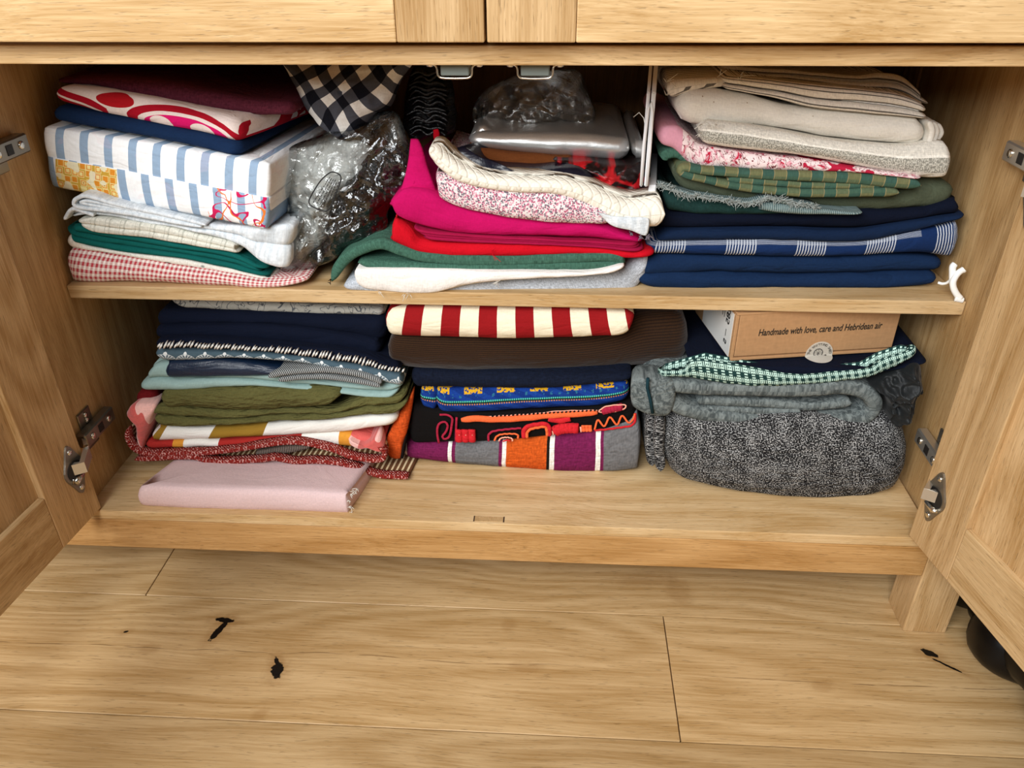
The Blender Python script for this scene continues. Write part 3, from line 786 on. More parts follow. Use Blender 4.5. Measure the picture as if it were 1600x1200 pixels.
# ------------------------------------------------------------ plastic bag with its contents, check cloth, black ruffles
pillow('buffalo_check_fabric', M['buffalo'], 2, [(60, 15), (120, 130), (180, 250), (240, 318), (300, 362), (350, 392), (440, 370), (520, 262), (590, 238), (640, 110), (690, 10), (400, -10)],
       .165, .1, .44, .03, .05, .010, 22, .008, label='black and white buffalo check cloth stuffed under the top board')
gb = pillow('grey_fabric_bundle', M['baggrey'], 13, [(70, 420), (85, 300), (110, 250), (200, 190), (380, 150), (560, 170), (690, 230), (680, 340), (560, 470), (440, 620), (400, 760), (350, 940), (230, 1020), (160, 1160), (60, 1160), (20, 1090), (110, 900), (80, 650)],
       .150, .14, .3, .025, .05, .008, 34, .014, label='soft light grey fabric bunched inside the clear plastic bag')
for q, pts in enumerate(([(70, 380), (75, 460), (68, 560), (78, 640)],)):
    threads('fringe', M['baggrey'], 13, pts, .142, .008, .0006, gb, 5, n=5)
pillow('black_fabric_bundle', M['bagblack'], 13, [(690, 260), (800, 240), (900, 260), (1030, 460), (860, 620), (800, 700), (790, 850), (640, 920), (500, 960), (400, 1050), (270, 1060), (260, 1000), (380, 880), (400, 690), (540, 460)],
       .146, .14, .3, .028, .05, .010, 40, .022, label='crumpled shiny black fabric inside the clear plastic bag', NA=120, NR=28)
pb = pillow('plastic_bag', M['film'], 13, [(60, 420), (80, 300), (110, 230), (320, 140), (450, 80), (600, 20), (740, -20), (880, -15), (960, 180), (1055, 465), (870, 620), (810, 700), (800, 870), (620, 930), (500, 985), (400, 1060), (270, 1090), (150, 1170), (50, 1170), (10, 1080), (110, 880), (75, 640)],
       .138, .14, .3, .034, .03, .008, 36, .014, label='clear plastic bag holding grey and shiny black fabric, middle of shelf', cat='bag', NA=120, NR=28)
# printed notice on the bag: rounded frame and lines of tiny print
m_ink = plain('black_print', L('#151515'), .6)
bmn = bmesh.new()
def onbag(p): return at(pix(p, 13), .104, .14, .3)
fr_ = [(270, 560), (330, 470), (400, 412), (440, 415), (472, 440), (470, 480), (440, 560), (400, 660), (370, 690), (340, 690), (255, 650), (243, 620), (270, 560)]
bm_tube(bmn, [onbag((p.x, p.y)) for p in spline([Vector((*q, 0)) for q in fr_], 60)], .0007, 6)
nl = bm_done(bmn, 'printed_notice', m_ink, pb, True)
rl = random.Random(3)
for r_ in range(6):
    bmn = bmesh.new(); sx0, sy0 = 275+r_*24, 630+r_*8; ex, ey = 405+r_*11, 430+r_*10
    t = .0
    while t < .95:
        l_ = rl.uniform(.04, .12); a = (lerp(sx0, ex, t), lerp(sy0, ey, t)); b = (lerp(sx0, ex, min(t+l_, 1)), lerp(sy0, ey, min(t+l_, 1)))
        bm_tube(bmn, [onbag(a), onbag(b)], .00045, 5); t += l_+.035
    bm_done(bmn, 'print_line', m_ink, nl, True)
rf = pillow('black_ruffled_fabric', M['ruffle'], 3, [(370, 300), (385, 150), (420, 40), (560, 40), (600, 200), (595, 330), (500, 350), (430, 372)],
       .23, .1, .4, .03, .06, .008, 40, .012, label='black ruffled fabric in the dark behind the plastic bag')
for i in range(13):
    y0 = 70+i*22; w0 = 400+8*math.sin(i*1.3)
    sheet('ruffle', M['ruffle'], 3, [(w0+12*math.sin(i*2.1), y0+12), (w0+35+9*math.sin(i*1.7), y0-6+7*math.sin(i*3.1)), (w0+80, y0+8+6*math.sin(i*2.3)), (w0+120, y0-4+8*math.sin(i*4.7)), (w0+165+15*math.sin(i*5.0), y0+14)], .196, .03, .003, parent=rf, N=40, kz=.1, z0=.4)
pillow('red_ribbon', M['red'], 3, [(505, 322), (528, 320), (532, 366), (510, 370)], .19, 0, .4, .002, .004, .001, 40, label='small red ribbon end in front of the black ruffles', NA=32, NR=6, cat='ribbon')

# ------------------------------------------------------------ upper shelf, middle pile
cloth('grey_linen', M['palegrey'], 3, [(112, 1015), (170, 985), (400, 990), (900, 985), (1250, 960), (1350, 945), (1420, 900), (1480, 868)], [(110, 1040), (160, 1050), (400, 1060), (800, 1069), (1200, 1074), (1345, 1064), (1420, 1022), (1480, 905)],
      [.094, .094, .094, .094, .100, .120], .24, n=1, r=.009, label='pale silver-grey linen at the bottom of the upper middle pile')
wc = cloth('white_cotton_fabric', M['offwhite'], 3, [(142, 950), (200, 950), (600, 955), (900, 958), (1200, 960), (1355, 930)], [(145, 1000), (200, 1035), (380, 1055), (520, 1052), (650, 1018), (850, 996), (1100, 985), (1300, 965), (1355, 944)],
      .0885, .2, r=.004, wr=.002, rc=.006, label='white cotton piece with raw edge over the silver-grey linen')
threads('loose_threads', M['thread'], 3, [(380, 1056), (400, 1056), (800, 998), (790, 998), (260, 1045)], .0875, .008, .0003, wc, 8)
cloth('linen_lining', M['palegrey'], 3, [(150, 975), (400, 985), (900, 970), (1340, 950)], [(150, 990), (400, 1000), (900, 985), (1340, 960)], .095, .2, n=1, r=.002,
      label='thin grey linen layer between white cotton and green linen')
gl = sheet('green_linen', M['green'], 3, [(52, 1000), (72, 955), (110, 905), (180, 862), (270, 838), (350, 862), (440, 892), (600, 908), (800, 912), (1000, 905), (1200, 896), (1300, 893), (1338, 905), (1335, 925), (1290, 932), (1100, 934), (900, 940), (700, 944), (400, 940), (240, 930), (170, 915)],
      .098, .22, [.012, .014, .0125, .0115, .0105, .011, .011], wr=.0016, N=220, label='green linen folded double, its left end hooking down to the shelf')
threads('loose_threads', M['black'], 3, [(50, 990), (48, 1005), (370, 945), (350, 945)], .096, .007, .0004, gl, 9)
rd = cloth('red_fabric', M['red'], 3, [(305, 705), (340, 722), (400, 765), (450, 815), (800, 832), (1200, 842), (1400, 868), (1472, 862)], [(280, 805), (350, 842), (450, 882), (800, 893), (1200, 887), (1350, 898), (1472, 896)],
      .1, .24, r=.007, wr=.0022, label='bright red cotton between the green linen and magenta cotton')
threads('loose_threads', M['red'], 3, [(410, 800), (770, 880), (765, 860)], .095, .016, .0003, rd, 4, n=2)
cloth('wine_fabric', M['wine'], 3, [(415, 768), (700, 796), (1000, 812), (1200, 820), (1430, 832)], [(450, 812), (600, 826), (800, 834), (1200, 848), (1430, 872)], .097, .22, n=3, wr=.0012,
      label='wine red cotton in thin folds between red and magenta cottons')
mg = cloth('magenta_fabric', M['magenta'], 3, [(312, 645), (380, 590), (500, 610), (600, 670), (900, 718), (1200, 735), (1350, 780), (1450, 818)], [(312, 662), (350, 722), (550, 782), (750, 798), (900, 804), (1200, 814), (1450, 832)],
      (.094, .1), .24, r=.008, wr=.003, label='magenta cotton with a loose flap standing up at its left end')
pillow('flap', M['magenta'], 3, [(405, 362), (440, 366), (480, 480), (525, 650), (430, 690), (312, 656), (350, 610), (385, 500)], .116, .10, .36, .006, .006, .002, 25, .002, parent=mg)
fl = cloth('floral_fabric', M['floral'], 3, [(482, 500), (540, 525), (700, 570), (900, 600), (1100, 612), (1200, 650), (1290, 690)], [(500, 592), (550, 642), (700, 692), (900, 727), (1100, 747), (1280, 752)],
      (.096, .09), .2, r=.008, wr=.003, label='small pink and grey floral print cotton under the cream quilt')
pillow('turned_corner', M['pale'], 3, [(1235, 690), (1300, 705), (1380, 712), (1468, 718), (1470, 760), (1455, 795), (1390, 772), (1300, 748)], .088, 0, .34, .003, .005, .0015, 25, parent=fl)
threads('frayed_hem', M['floral'], 3, [(1390, 780), (1430, 795), (1460, 800), (1475, 795)], .088, .006, .0007, fl, 14, n=5)
qt = sheet('cream_quilt', M['quilt'], 3, [(492, 402), (515, 432), (560, 480), (640, 530), (760, 565), (900, 578), (1050, 582), (1170, 615), (1270, 665), (1350, 700), (1420, 708), (1490, 702), (1540, 698)],
      .092, .042, [.017, .022, .021, .0185, .0175, .018, .019, .0185, .018, .018, .019, .028, .034, .033], wr=.0014, N=180, label='thick cream quilted fabric draped along the top of middle pile', edge=.6)
pillow('navy_satin_fabric', M['satin'], 3, [(590, 410), (650, 400), (720, 480), (900, 500), (1150, 490), (1250, 560), (1390, 650), (1300, 660), (1150, 590), (900, 560), (700, 540), (610, 480)], .128, .1, .36, .016, .07, .005, 30, .006, label='dark navy satin tucked behind the cream quilt')
cloth('brown_fabric', M['brown'], 3, [(640, 395), (800, 425), (1000, 440), (1130, 450)], [(700, 505), (800, 525), (950, 505), (1130, 475)], .158, .18, r=.006, label='rust brown cotton under the silver fabric')
pillow('red_satin_fabric', M['redsatin'], 3, [(1040, 455), (1200, 465), (1380, 480), (1462, 470), (1462, 600), (1400, 650), (1330, 610), (1220, 540), (1100, 500)], .146, .1, .36, .014, .07, .006, 38, .012, label='crumpled red and black satin behind the cream quilt')
cloth('silver_fabric', M['silver'], 3, [(668, 338), (800, 342), (1000, 345), (1200, 352), (1400, 372)], [(660, 402), (800, 424), (1000, 445), (1200, 460), (1385, 470)], .165, .2, r=.012, wr=.0012, label='shiny silver metallic fabric lying on the dark fabrics')
cloth('silver_offcut', M['silver'], 3, [(1395, 375), (1430, 382), (1462, 398)], [(1395, 460), (1430, 462), (1462, 456)], .172, .18, r=.012, wr=.001, rc=.01, label='end of a second silver piece beside the white folded card')
pillow('crumpled_plastic_bag', M['film2'], 3, [(690, 300), (690, 220), (740, 140), (850, 90), (1000, 60), (1150, 60), (1205, 170), (1220, 290), (1100, 280), (950, 300)], .27, 0, .42, .04, .05, .01, 34, .018, label='crumpled clear plastic bag at the back on the silver fabric', cat='bag', NA=120, NR=24)
# folded white interfacing on edge
ic = empty('white_interfacing', (.655, .2, .36)); tag(ic, 'folded white interfacing standing on edge between middle and right piles', 'fabric')
def icx(p, yy): return at(pix(p, 3), yy)
q0 = icx((1472, 210), .118); q1 = icx((1478, 570), .118); q2 = icx((1480, 632), .118)
bm = bmesh.new()
pf = [(.112, q0.z), (.116, q0.z+.012), (.21, q0.z+.062), (.26, q0.z+.05), (.26, q1.z+.01), (.112, q1.z)]
for s_, (xa, xb) in enumerate(((q0.x-.0045, q0.x-.0012), (q0.x+.0002, q0.x+.0046))):
    va = [bm.verts.new((xa, y_, z_)) for y_, z_ in pf]; vb = [bm.verts.new((xb, y_, z_)) for y_, z_ in pf]
    bm.faces.new(va); bm.faces.new(vb[::-1])
    for i in range(6): bm.faces.new((va[i], vb[i], vb[(i+1) % 6], va[(i+1) % 6]))
bmesh.ops.bevel(bm, geom=bm.edges[:], offset=.001, segments=2, affect='EDGES')
for v_ in bm.verts: v_.co.x += .11*(v_.co.y-.112)
a = bm_done(bm, 'folded_layers', M['whitecard'], ic); a.location = (-.655, -.2, -.36)
a = tube('front_fold', [(q0.x-.003, .1125, q1.z+.002), (q0.x-.0035, .111, lerp(q1.z, q0.z, .5)), (q0.x-.002, .1115, q0.z-.004), (q0.x, .1115, q0.z+.003), (q0.x+.0025, .1115, q0.z-.006), (q0.x+.003, .111, lerp(q1.z, q0.z, .5)), (q0.x+.003, .1125, q1.z+.001)], .0017, M['whitecard'], ic); a.location = (-.655, -.2, -.36)
bm = bmesh.new(); bm_box(bm, (q1.x-.003, .118, q2.z-.012), (q1.x+.005, .25, q1.z), .001, 1)
for v_ in bm.verts: v_.co.x += .11*(v_.co.y-.112)
a = bm_done(bm, 'lower_edge', M['whitecard'], ic); a.location = (-.655, -.2, -.36)
tg = tube('loose_thread', [icx((1400, 265), .14), icx((1425, 245), .135), icx((1445, 270), .13), icx((1455, 320), .125), icx((1460, 370), .12)], .0005, M['thread'], ic, 5); tg.location = (-.655, -.2, -.36)

# ------------------------------------------------------------ upper shelf, right pile
cloth('navy_fabric', M['navy'], 4, [(42, 935), (100, 890), (400, 895), (800, 890), (1200, 888), (1395, 905)], [(35, 1010), (90, 1035), (400, 1040), (800, 1036), (1200, 1035), (1375, 1012)], (.113, .128), .22, n=2, wr=.0025,
      label='plain navy cotton folded double at the bottom of the right pile')
cloth('navy_check_fabric', M['navychk'], 4, [(70, 828), (300, 818), (700, 816), (1000, 825), (1250, 780), (1420, 748), (1480, 715)], [(60, 882), (300, 886), (700, 895), (1000, 890), (1280, 882), (1430, 900), (1460, 880)], (.113, .122), .23, r=.009,
      label='navy cotton with white thread windowpane bands, in right pile')
cloth('navy_fabric', M['navy2'], 4, [(140, 775), (300, 770), (700, 765), (1000, 770), (1250, 735), (1490, 700)], [(90, 825), (400, 816), (700, 816), (1000, 823), (1250, 778), (1490, 716)], (.115, .122), .23, r=.006,
      label='plain navy cotton lying directly on the navy windowpane check')
cloth('dark_navy_fabric', M['navydk'], 4, [(130, 700), (300, 706), (700, 695), (1000, 690), (1300, 682), (1440, 640), (1490, 660)], [(120, 768), (300, 770), (700, 765), (1000, 770), (1250, 735), (1495, 698)], (.118, .124), .23, r=.008,
      label='dark navy fabric above the plain navy, right pile')
dg = cloth('dark_green_fabric', M['dkgreen'], 4, [(112, 565), (170, 590), (400, 640), (700, 668), (900, 684)], [(115, 690), (300, 706), (600, 702), (900, 694)], .118, .22, r=.01, wr=.004,
      label='dark green fabric with a frayed pale edge, left side of right pile')
rr_ = random.Random(12)
sp = [(p.x, p.y) for p in spline([Vector((*q, 0)) for q in [(110, 565), (180, 590), (230, 612), (300, 618), (400, 635), (520, 650), (600, 625), (680, 640), (820, 665)]], 60)]
threads('frayed_edge', M['fray'], 4, sp, .1085, .008, .00028, dg, 6, n=9, up=.2)
sheet('frayed_hem', M['denimgrey'], 4, [(115, 570), (180, 592), (300, 622), (420, 642), (520, 655), (600, 630), (680, 645), (820, 668)], .110, .02, .004, parent=dg, wr=.003)
cloth('denim_strip', M['denimgrey'], 4, [(545, 650), (650, 652), (750, 668), (1000, 688)], [(545, 678), (650, 695), (750, 702), (1000, 697)], .112, .15, r=.004, rc=.006, label='grey-green denim strip peeping out below the olive cotton')
cloth('olive_fabric', M['olive'], 4, [(165, 480), (250, 510), (400, 565), (700, 600), (1000, 600), (1200, 590), (1300, 550), (1440, 562)], [(190, 592), (400, 640), (700, 668), (1000, 690), (1350, 684), (1445, 645)], (.120, .128), .22, r=.012, wr=.004,
      label='dark olive cotton bundle with bulging right end')
gc = sheet('green_check_fabric', M['gcheck'], 4, [(1285, 572), (1150, 560), (1000, 545), (800, 535), (600, 530), (420, 518), (300, 508), (230, 496), (212, 510), (240, 528), (330, 552), (450, 578), (600, 596), (760, 608), (930, 608), (1080, 605), (1190, 605)], .110, .2, [.012, .012, .011, .010, .009, .008, .009, .0095, .010, .0105], wr=.001, N=200,
      label='green and tan checked cotton folded in a narrow loop')
sheet('inner_layer', M['gcheck'], 4, [(420, 548), (600, 562), (760, 575), (900, 575), (1120, 570)], .112, .18, .007, parent=gc)
sheet('green_fabric', M['green'], 4, [(130, 455), (150, 435), (200, 430), (240, 455), (290, 490)], .125, .12, .012, label='plain green cloth end curling out left of the olive cotton')
cloth('pink_print_fabric', M['pinkfl'], 4, [(105, 320), (190, 308), (240, 340), (300, 392), (600, 440), (800, 462), (1000, 490), (1290, 533)], [(108, 395), (180, 410), (240, 470), (300, 492), (600, 510), (1000, 516), (1290, 546)], (.120, .110), .2, r=.007, wr=.002,
      label='pink and crimson paisley print cotton under the beige linen')
bl = cloth('beige_linen', M['beige'], 4, [(300, 298), (330, 286), (600, 320), (900, 370), (1200, 396), (1390, 380), (1432, 420)], [(290, 388), (400, 404), (700, 438), (1000, 490), (1200, 532), (1390, 547), (1425, 505)], (.112, .112), .22, r=.010,
      label='beige linen with a grey woven stripe and white line')
threads('loose_threads', M['thread'], 4, [(305, 300), (320, 290), (370, 300), (300, 340)], .104, .008, .0004, bl, 7, n=5)
cc_ = cloth('cream_calico', M['calico'], 4, [(215, 160), (280, 140), (500, 170), (700, 222), (1000, 252), (1250, 272), (1340, 285)], [(205, 285), (260, 310), (600, 322), (900, 367), (1200, 396), (1340, 398)], (.125, .118), .22, r=.014, wr=.003,
      label='thick cream calico with tiny flecks, below the ticking')
for q in range(3):
    sheet('end_fold', M['calico'], 4, [(1318+q*20, 285+q*6), (1335+q*20, 330+q*4), (1318+q*18, 392-q*10)], .121+.006*q, .15, .006, parent=cc_, N=30)
tk = cloth('ticking_fabric', M['ticking'], 4, [(415, 85), (600, 100), (800, 125), (1000, 145), (1200, 170), (1335, 222)], [(420, 148), (600, 180), (800, 230), (1000, 250), (1335, 276)], (.122, .118), .2, n=2, r=.007, wr=.0018,
      label='cream ticking with fine black stripes on top of right pile')
sheet('loose_end', M['ticking'], 4, [(150, 145), (230, 128), (330, 115), (420, 108)], .135, .08, [.018, .014, .010, .010], parent=tk, N=60)
threads('loose_threads', M['thread'], 4, [(150, 110), (145, 165), (150, 100), (380, 80), (470, 100), (480, 80), (370, 90)], .124, .013, .0003, tk, 3, n=4, up=.4)
cloth('ticking_fabric', M['ticking'], 4, [(415, 35), (700, 60), (1000, 85), (1100, 72), (1210, 90), (1320, 190)], [(420, 92), (700, 110), (1000, 140), (1200, 165), (1325, 222)], .175, .16, n=2, r=.006, wr=.002,
      label='second folded cream ticking piece, set back under the top board')
# white plastic clip at the right end of the shelf
kc = empty('plastic_clip', (.99, .1, .255)); tag(kc, 'white curved plastic clip at the right end of the middle shelf', 'clip')
def ck(p, yy): return at(pix(p, 12), yy)-Vector((.99, .1, .255))
def strap(name, pts, ys_, hw, th):
    P = [ck((p.x, p.y), lerp(ys_[0], ys_[1], i/29)) for i, p in enumerate(spline([Vector((*q, 0)) for q in pts], 30))]
    P = [Vector((min(p.x, XR-.99-.0025), p.y, p.z)) for p in P]
    return tube(name, P, [hw]*30, M['whiteplastic'], kc, 10, .9)
strap('curved_arm', [(665, 255), (590, 300), (520, 380), (470, 490), (480, 600), (540, 720), (610, 800)], (.10, .094), .0034, 1)
strap('upright_arm', [(505, 150), (465, 200), (460, 320), (460, 450), (465, 520)], (.105, .1), .0036, 1)
strap('side_arm', [(190, 500), (270, 520), (350, 505), (420, 450)], (.112, .103), .0016, 1)
strap('foot', [(505, 800), (580, 815), (650, 830)], (.094, .0935), .0032, 1)
strap('tip', [(640, 275), (678, 245)], (.10, .10), .0036, 1)

# ------------------------------------------------------------ lower shelf, left pile
bs_ = cloth('blush_fabric', M['blush'], 5, [(182, 965), (500, 980), (900, 988), (1240, 1010)], [(178, 1068), (500, 1088), (900, 1099), (1255, 1106)], (.006, .008), .15, r=.006, rc=.008, wr=.0014, sh=.16, sl=-.13, sag=0,
      label='pale pink cotton lying alone at the front of the lower left')
threads('frayed_edge', M['thread'], 5, [(1245, 1000), (1235, 1030), (1240, 1060), (1245, 1090), (1255, 1105), (1262, 985), (1275, 970)], .012, .005, .0005, bs_, 21, n=6)
pm = sheet('striped_placemat', M['matstripe'], 11, [(100, 395), (200, 392), (400, 385), (480, 405), (600, 408), (760, 400), (830, 392), (930, 410), (1030, 408), (1170, 420), (1260, 445), (1370, 480), (1525, 492)], .078, .17, .004, wr=.0008, sh=.12,
      label='brown and cream striped woven placemat with red braided edge, lower layer', cat='placemat')
def edging(par, k, path, y):
    return sheet('edging', M['edging'], k, path, y, .012, .0070, wr=.0012, parent=par, N=200)
edging(pm, 11, [(100, 397), (200, 394), (400, 388), (480, 407), (600, 410), (760, 402), (830, 394), (930, 412), (1030, 410), (1170, 422), (1260, 447), (1370, 482), (1525, 494)], .072)
pm2 = sheet('striped_placemat', M['matstripe'], 11, [(62, 245), (60, 290), (90, 340), (150, 368), (250, 370), (380, 365), (520, 358), (680, 338), (800, 318), (915, 308), (1010, 318), (1120, 345), (1230, 385), (1340, 402), (1392, 395), (1398, 360), (1365, 335)], .080, .16, .004, wr=.0008, N=200,
      label='second woven placemat with red braided edge, curling up at its left end', cat='placemat')
edging(pm2, 11, [(60, 240), (58, 290), (88, 342), (150, 370), (250, 372), (380, 367), (520, 360), (680, 340), (800, 320), (915, 310), (1010, 320), (1120, 347), (1230, 387), (1340, 404), (1392, 397), (1398, 360), (1365, 335)], .074)
cloth('ribbed_patch', M['ribbed'], 11, [(722, 362), (800, 345), (900, 330), (1010, 328)], [(728, 388), (800, 385), (900, 368), (1010, 345)], .082, .12, r=.002, rc=.004, wr=.001, label='dark ribbed fabric scrap between the two placemats')
cloth('arc_print_fabric', M['printlow'], 11, [(145, 305), (300, 300), (420, 295), (560, 295), (800, 280), (960, 268), (1200, 262), (1400, 300)], [(148, 345), (300, 340), (450, 333), (600, 328), (800, 310), (930, 305), (1100, 325), (1250, 335), (1400, 322)], .086, .2, r=.006, wr=.002,
      label='white fabric printed with red, orange and coral arcs above the placemats')
cloth('mustard_print_fabric', M['printup'], 11, [(185, 240), (250, 232), (500, 238), (800, 215), (1100, 195), (1300, 175), (1450, 168)], [(148, 285), (230, 305), (480, 298), (700, 285), (970, 272), (1200, 258), (1440, 220)], .086, .2, r=.008, wr=.002,
      label='white fabric with wide mustard bars below the olive crinkle cotton')
pillow('coral_velvet', M['coral'], 11, [(65, 140), (90, 105), (160, 95), (215, 110), (195, 180), (170, 250), (148, 335), (120, 290), (110, 200)], .090, 0, .1, .012, .06, .003, 25, .003, label='coral and pale pink velvet bunched at the left end of lower pile')
pillow('coral_velvet', M['coral'], 11, [(1215, 285), (1290, 310), (1370, 275), (1400, 320), (1395, 350), (1330, 330), (1270, 335), (1225, 315)], .080, 0, .05, .006, .05, .002, 30, .002, label='coral velvet end at the right, beside the orange blanket', NA=48, NR=8)
cloth('dark_red_fabric', fab('dark_red_cotton', L('#6d1418')), 11, [(110, 50), (160, 40), (225, 45)], [(100, 110), (160, 112), (225, 112)], .105, .15, r=.006, label='dark red fabric end above the coral velvet')
oq = cloth('olive_crinkle_fabric', M['oliveq'], 11, [(182, 160), (220, 128), (400, 140), (700, 150), (1000, 140), (1150, 135), (1300, 75), (1420, 80), (1520, 60)], [(185, 200), (240, 228), (350, 232), (600, 222), (800, 210), (1000, 198), (1200, 180), (1450, 160), (1500, 120)], .082, .22, n=2, r=.009, wr=.0035, fw=1.6,
      label='olive green crinkle cotton in thick folds, lower left pile')
cloth('upper_fold', M['oliveq'], 11, [(218, 60), (250, 42), (500, 40), (800, 32), (1050, 30), (1160, 40), (1190, 60)], [(225, 115), (270, 140), (400, 140), (700, 152), (950, 142), (1100, 120), (1160, 80)], .082, .22, n=1, r=.012, wr=.004, parent=oq, fw=1.6)
aq = cloth('aqua_fabric', M['aqua'], 5, [(205, 385), (290, 352), (400, 362), (700, 390), (1000, 430), (1300, 460), (1480, 462)], [(168, 484), (400, 486), (600, 472), (800, 466), (1000, 480), (1200, 505), (1420, 527), (1478, 505)], .088, .22, n=2, r=.007, wr=.0018,
      label='aqua blue cotton folded with a rolled right end')
cloth('leatherette_fabric', M['leather'], 10, [(75, 205), (120, 185), (400, 175), (650, 200), (780, 225)], [(75, 262), (110, 278), (300, 275), (500, 270), (690, 268), (770, 250)], .084, .2, r=.007, wr=.0018, label='dark navy leatherette folded on the aqua cotton')
tw = sheet('twill_fabric', M['twill'], 10, [(720, 265), (800, 245), (1000, 228), (1150, 235), (1290, 262), (1395, 300)], .080, .15, .0075, wr=.0006, label='black and white diagonal twill folded twice on the aqua cotton')
sheet('lower_fold', M['twill'], 10, [(780, 285), (900, 272), (1050, 268), (1200, 285), (1385, 320)], .080, .15, .0065, wr=.0006, parent=tw)
cloth('fan_print_fabric', M['fans'], 10, [(55, 130), (80, 105), (300, 105), (600, 118), (900, 140), (1200, 190), (1480, 245), (1550, 268)], [(52, 158), (90, 180), (250, 180), (500, 165), (800, 180), (1000, 205), (1250, 260), (1440, 315), (1550, 335)], .084, .22, r=.007, wr=.0015,
      label='blue-grey cotton printed with white fans')
nf = cloth('yarn_edged_fabric', M['navydk'], 10, [(60, 50), (200, 35), (400, 45), (700, 70), (1000, 95), (1300, 135), (1420, 185), (1525, 215)], [(52, 100), (200, 95), (400, 95), (700, 115), (1000, 155), (1250, 190), (1400, 225), (1525, 240)], .084, .2, r=.006, wr=.0015,
      label='navy fabric with a row of white yarn stitches along its edge')
rr_ = random.Random(2)
tp = spline([Vector((*q, 0)) for q in [(75, 38), (200, 40), (400, 52), (600, 68), (800, 80), (1000, 100), (1150, 118), (1300, 142), (1420, 185), (1520, 212)]], 74)
bp_ = spline([Vector((*q, 0)) for q in [(60, 100), (200, 93), (400, 96), (600, 108), (800, 122), (1000, 148), (1150, 172), (1300, 200), (1420, 225), (1520, 235)]], 74)
me_cache = None
for i in range(74):
    t_, b_ = tp[i], bp_[i]; j = rr_.uniform(-4, 4); l0 = rr_.uniform(0, .35); l1 = rr_.uniform(.75, 1.05)
    a = t_.lerp(b_, l0); b = t_.lerp(b_, l1)
    P = [at(pix((a.x+9+j, a.y), 10), .082), at(pix(((a.x+b.x)/2+1+j, (a.y+b.y)/2), 10), .0745), at(pix((b.x-5+j, b.y), 10), .080)]
    tube('yarn_stitch', spline(P, 6), [.0006, .0010, .0012, .0012, .0010, .0006], M['yarn'], nf, 5)
cloth('navy_fabric', M['navydk'], 5, [(265, 165), (600, 160), (900, 170), (1250, 215), (1405, 250)], [(265, 228), (600, 235), (900, 262), (1300, 300), (1405, 320)], (.10, .10), .22, r=.008, label='dark navy fabric just above the white yarn stitches')
cloth('navy_fabric', M['navydk'], 5, [(255, 85), (600, 92), (900, 98), (1250, 110), (1425, 115)], [(260, 165), (600, 160), (900, 170), (1250, 212), (1415, 250)], (.112, .112), .22, r=.012, label='thick dark navy fabric below the grey floral, lower left pile')
cloth('grey_floral_fabric', M['greyfl'], 5, [(345, 25), (600, 30), (1000, 50), (1430, 68)], [(360, 50), (420, 68), (700, 85), (1000, 103), (1430, 105)], .12, .2, r=.006, label='pale grey fabric with line-drawn floral under the middle shelf')

# ------------------------------------------------------------ lower shelf, middle pile
bk = cloth('striped_blanket', M['blanket'], 6, [(172, 775), (400, 770), (700, 760), (950, 735), (1200, 700), (1425, 610)], [(176, 858), (400, 886), (700, 912), (1000, 936), (1200, 939), (1380, 922), (1425, 890)], (.112, .100), .26, r=.010, wr=.0025, rc=.012,
      label='woollen blanket striped orange, purple, grey and white', cat='blanket')
pillow('orange_end', M['orange'], 6, [(72, 800), (85, 740), (120, 670), (165, 590), (205, 525), (220, 510), (212, 600), (190, 700), (168, 780), (150, 852), (100, 848)], .104, 0, .1, .008, .05, .002, 22, parent=bk)
pillow('black_stripe', M['black'], 6, [(152, 850), (165, 780), (185, 730), (178, 790), (166, 855)], .100, 0, .06, .005, .02, .0005, 22, parent=bk, NA=40, NR=6)
ml = cloth('applique_fabric', M['black'], 6, [(205, 585), (350, 615), (600, 628), (900, 612), (1200, 590), (1385, 570)], [(188, 782), (400, 774), (600, 770), (900, 745), (1200, 712), (1385, 688)], .104, .22, r=.004, wr=.0010, jit=0,
      label='black fabric with red and orange appliqué motifs')
YA = .1005
def app(mat, path, r, k=9, nm='applique', yy=YA, flat=.6, n_=40):
    P = [at(pix((p.x, p.y), k), yy) for p in spline([Vector((*q, 0)) for q in path], n_)]
    P = [p+Vector((0, -.0005-.0004*math.sin(i), 0)) for i, p in enumerate(P)]
    o = tube(nm, P, r, M[mat], ml, 8, flat); me = o.data
    for ln in ('UVMap', 'norm'):
        l = me.uv_layers.new(name=ln)
        for lp_ in me.loops: v = me.vertices[lp_.vertex_index].co; l.data[lp_.index].uv = (v.x, v.z)
    return o
U_ = 1/4.706/1.4/1000     # crop pixel to metres, about
def th_(px): return px*.000235*.5
app('appor', [(240, 310), (330, 300), (500, 305), (700, 295), (900, 275), (1050, 268), (1240, 255)], [th_(v) for v in [24, 34]+[40]*20+[38]*16+[30, 20]])
app('appred', [(880, 300), (960, 315), (1040, 300)], th_(34), n_=14)
app('appl', [(430, 285), (600, 275), (800, 262), (950, 245), (1240, 238)], th_(7))
for q in range(26):
    x_ = 470+q*30; yy_ = 281-(x_-470)*.055; app('black', [(x_-4, yy_+4), (x_+4, yy_-6)], th_(9), nm='stitch', yy=YA-.0012, n_=3)
app('apppk', [(75, 480), (62, 400), (75, 340), (120, 325), (140, 350), (125, 400), (100, 430), (115, 450), (150, 435), (170, 340), (172, 295), (140, 275), (80, 270)], th_(13))
app('apppk', [(205, 290), (200, 400), (198, 470)], th_(12), n_=12)
for q, x_ in enumerate((220, 268, 316)):
    app('appred', [(x_, 380), (x_+2, 425), (x_+2, 468)], th_(40), n_=12)
    app('appl', [(x_, 385), (x_+2, 425), (x_+2, 462)], th_(10), nm='stitch', yy=YA-.0018, n_=8)
app('apppk', [(440, 465), (440, 420), (470, 395), (560, 380), (680, 370)], th_(13))
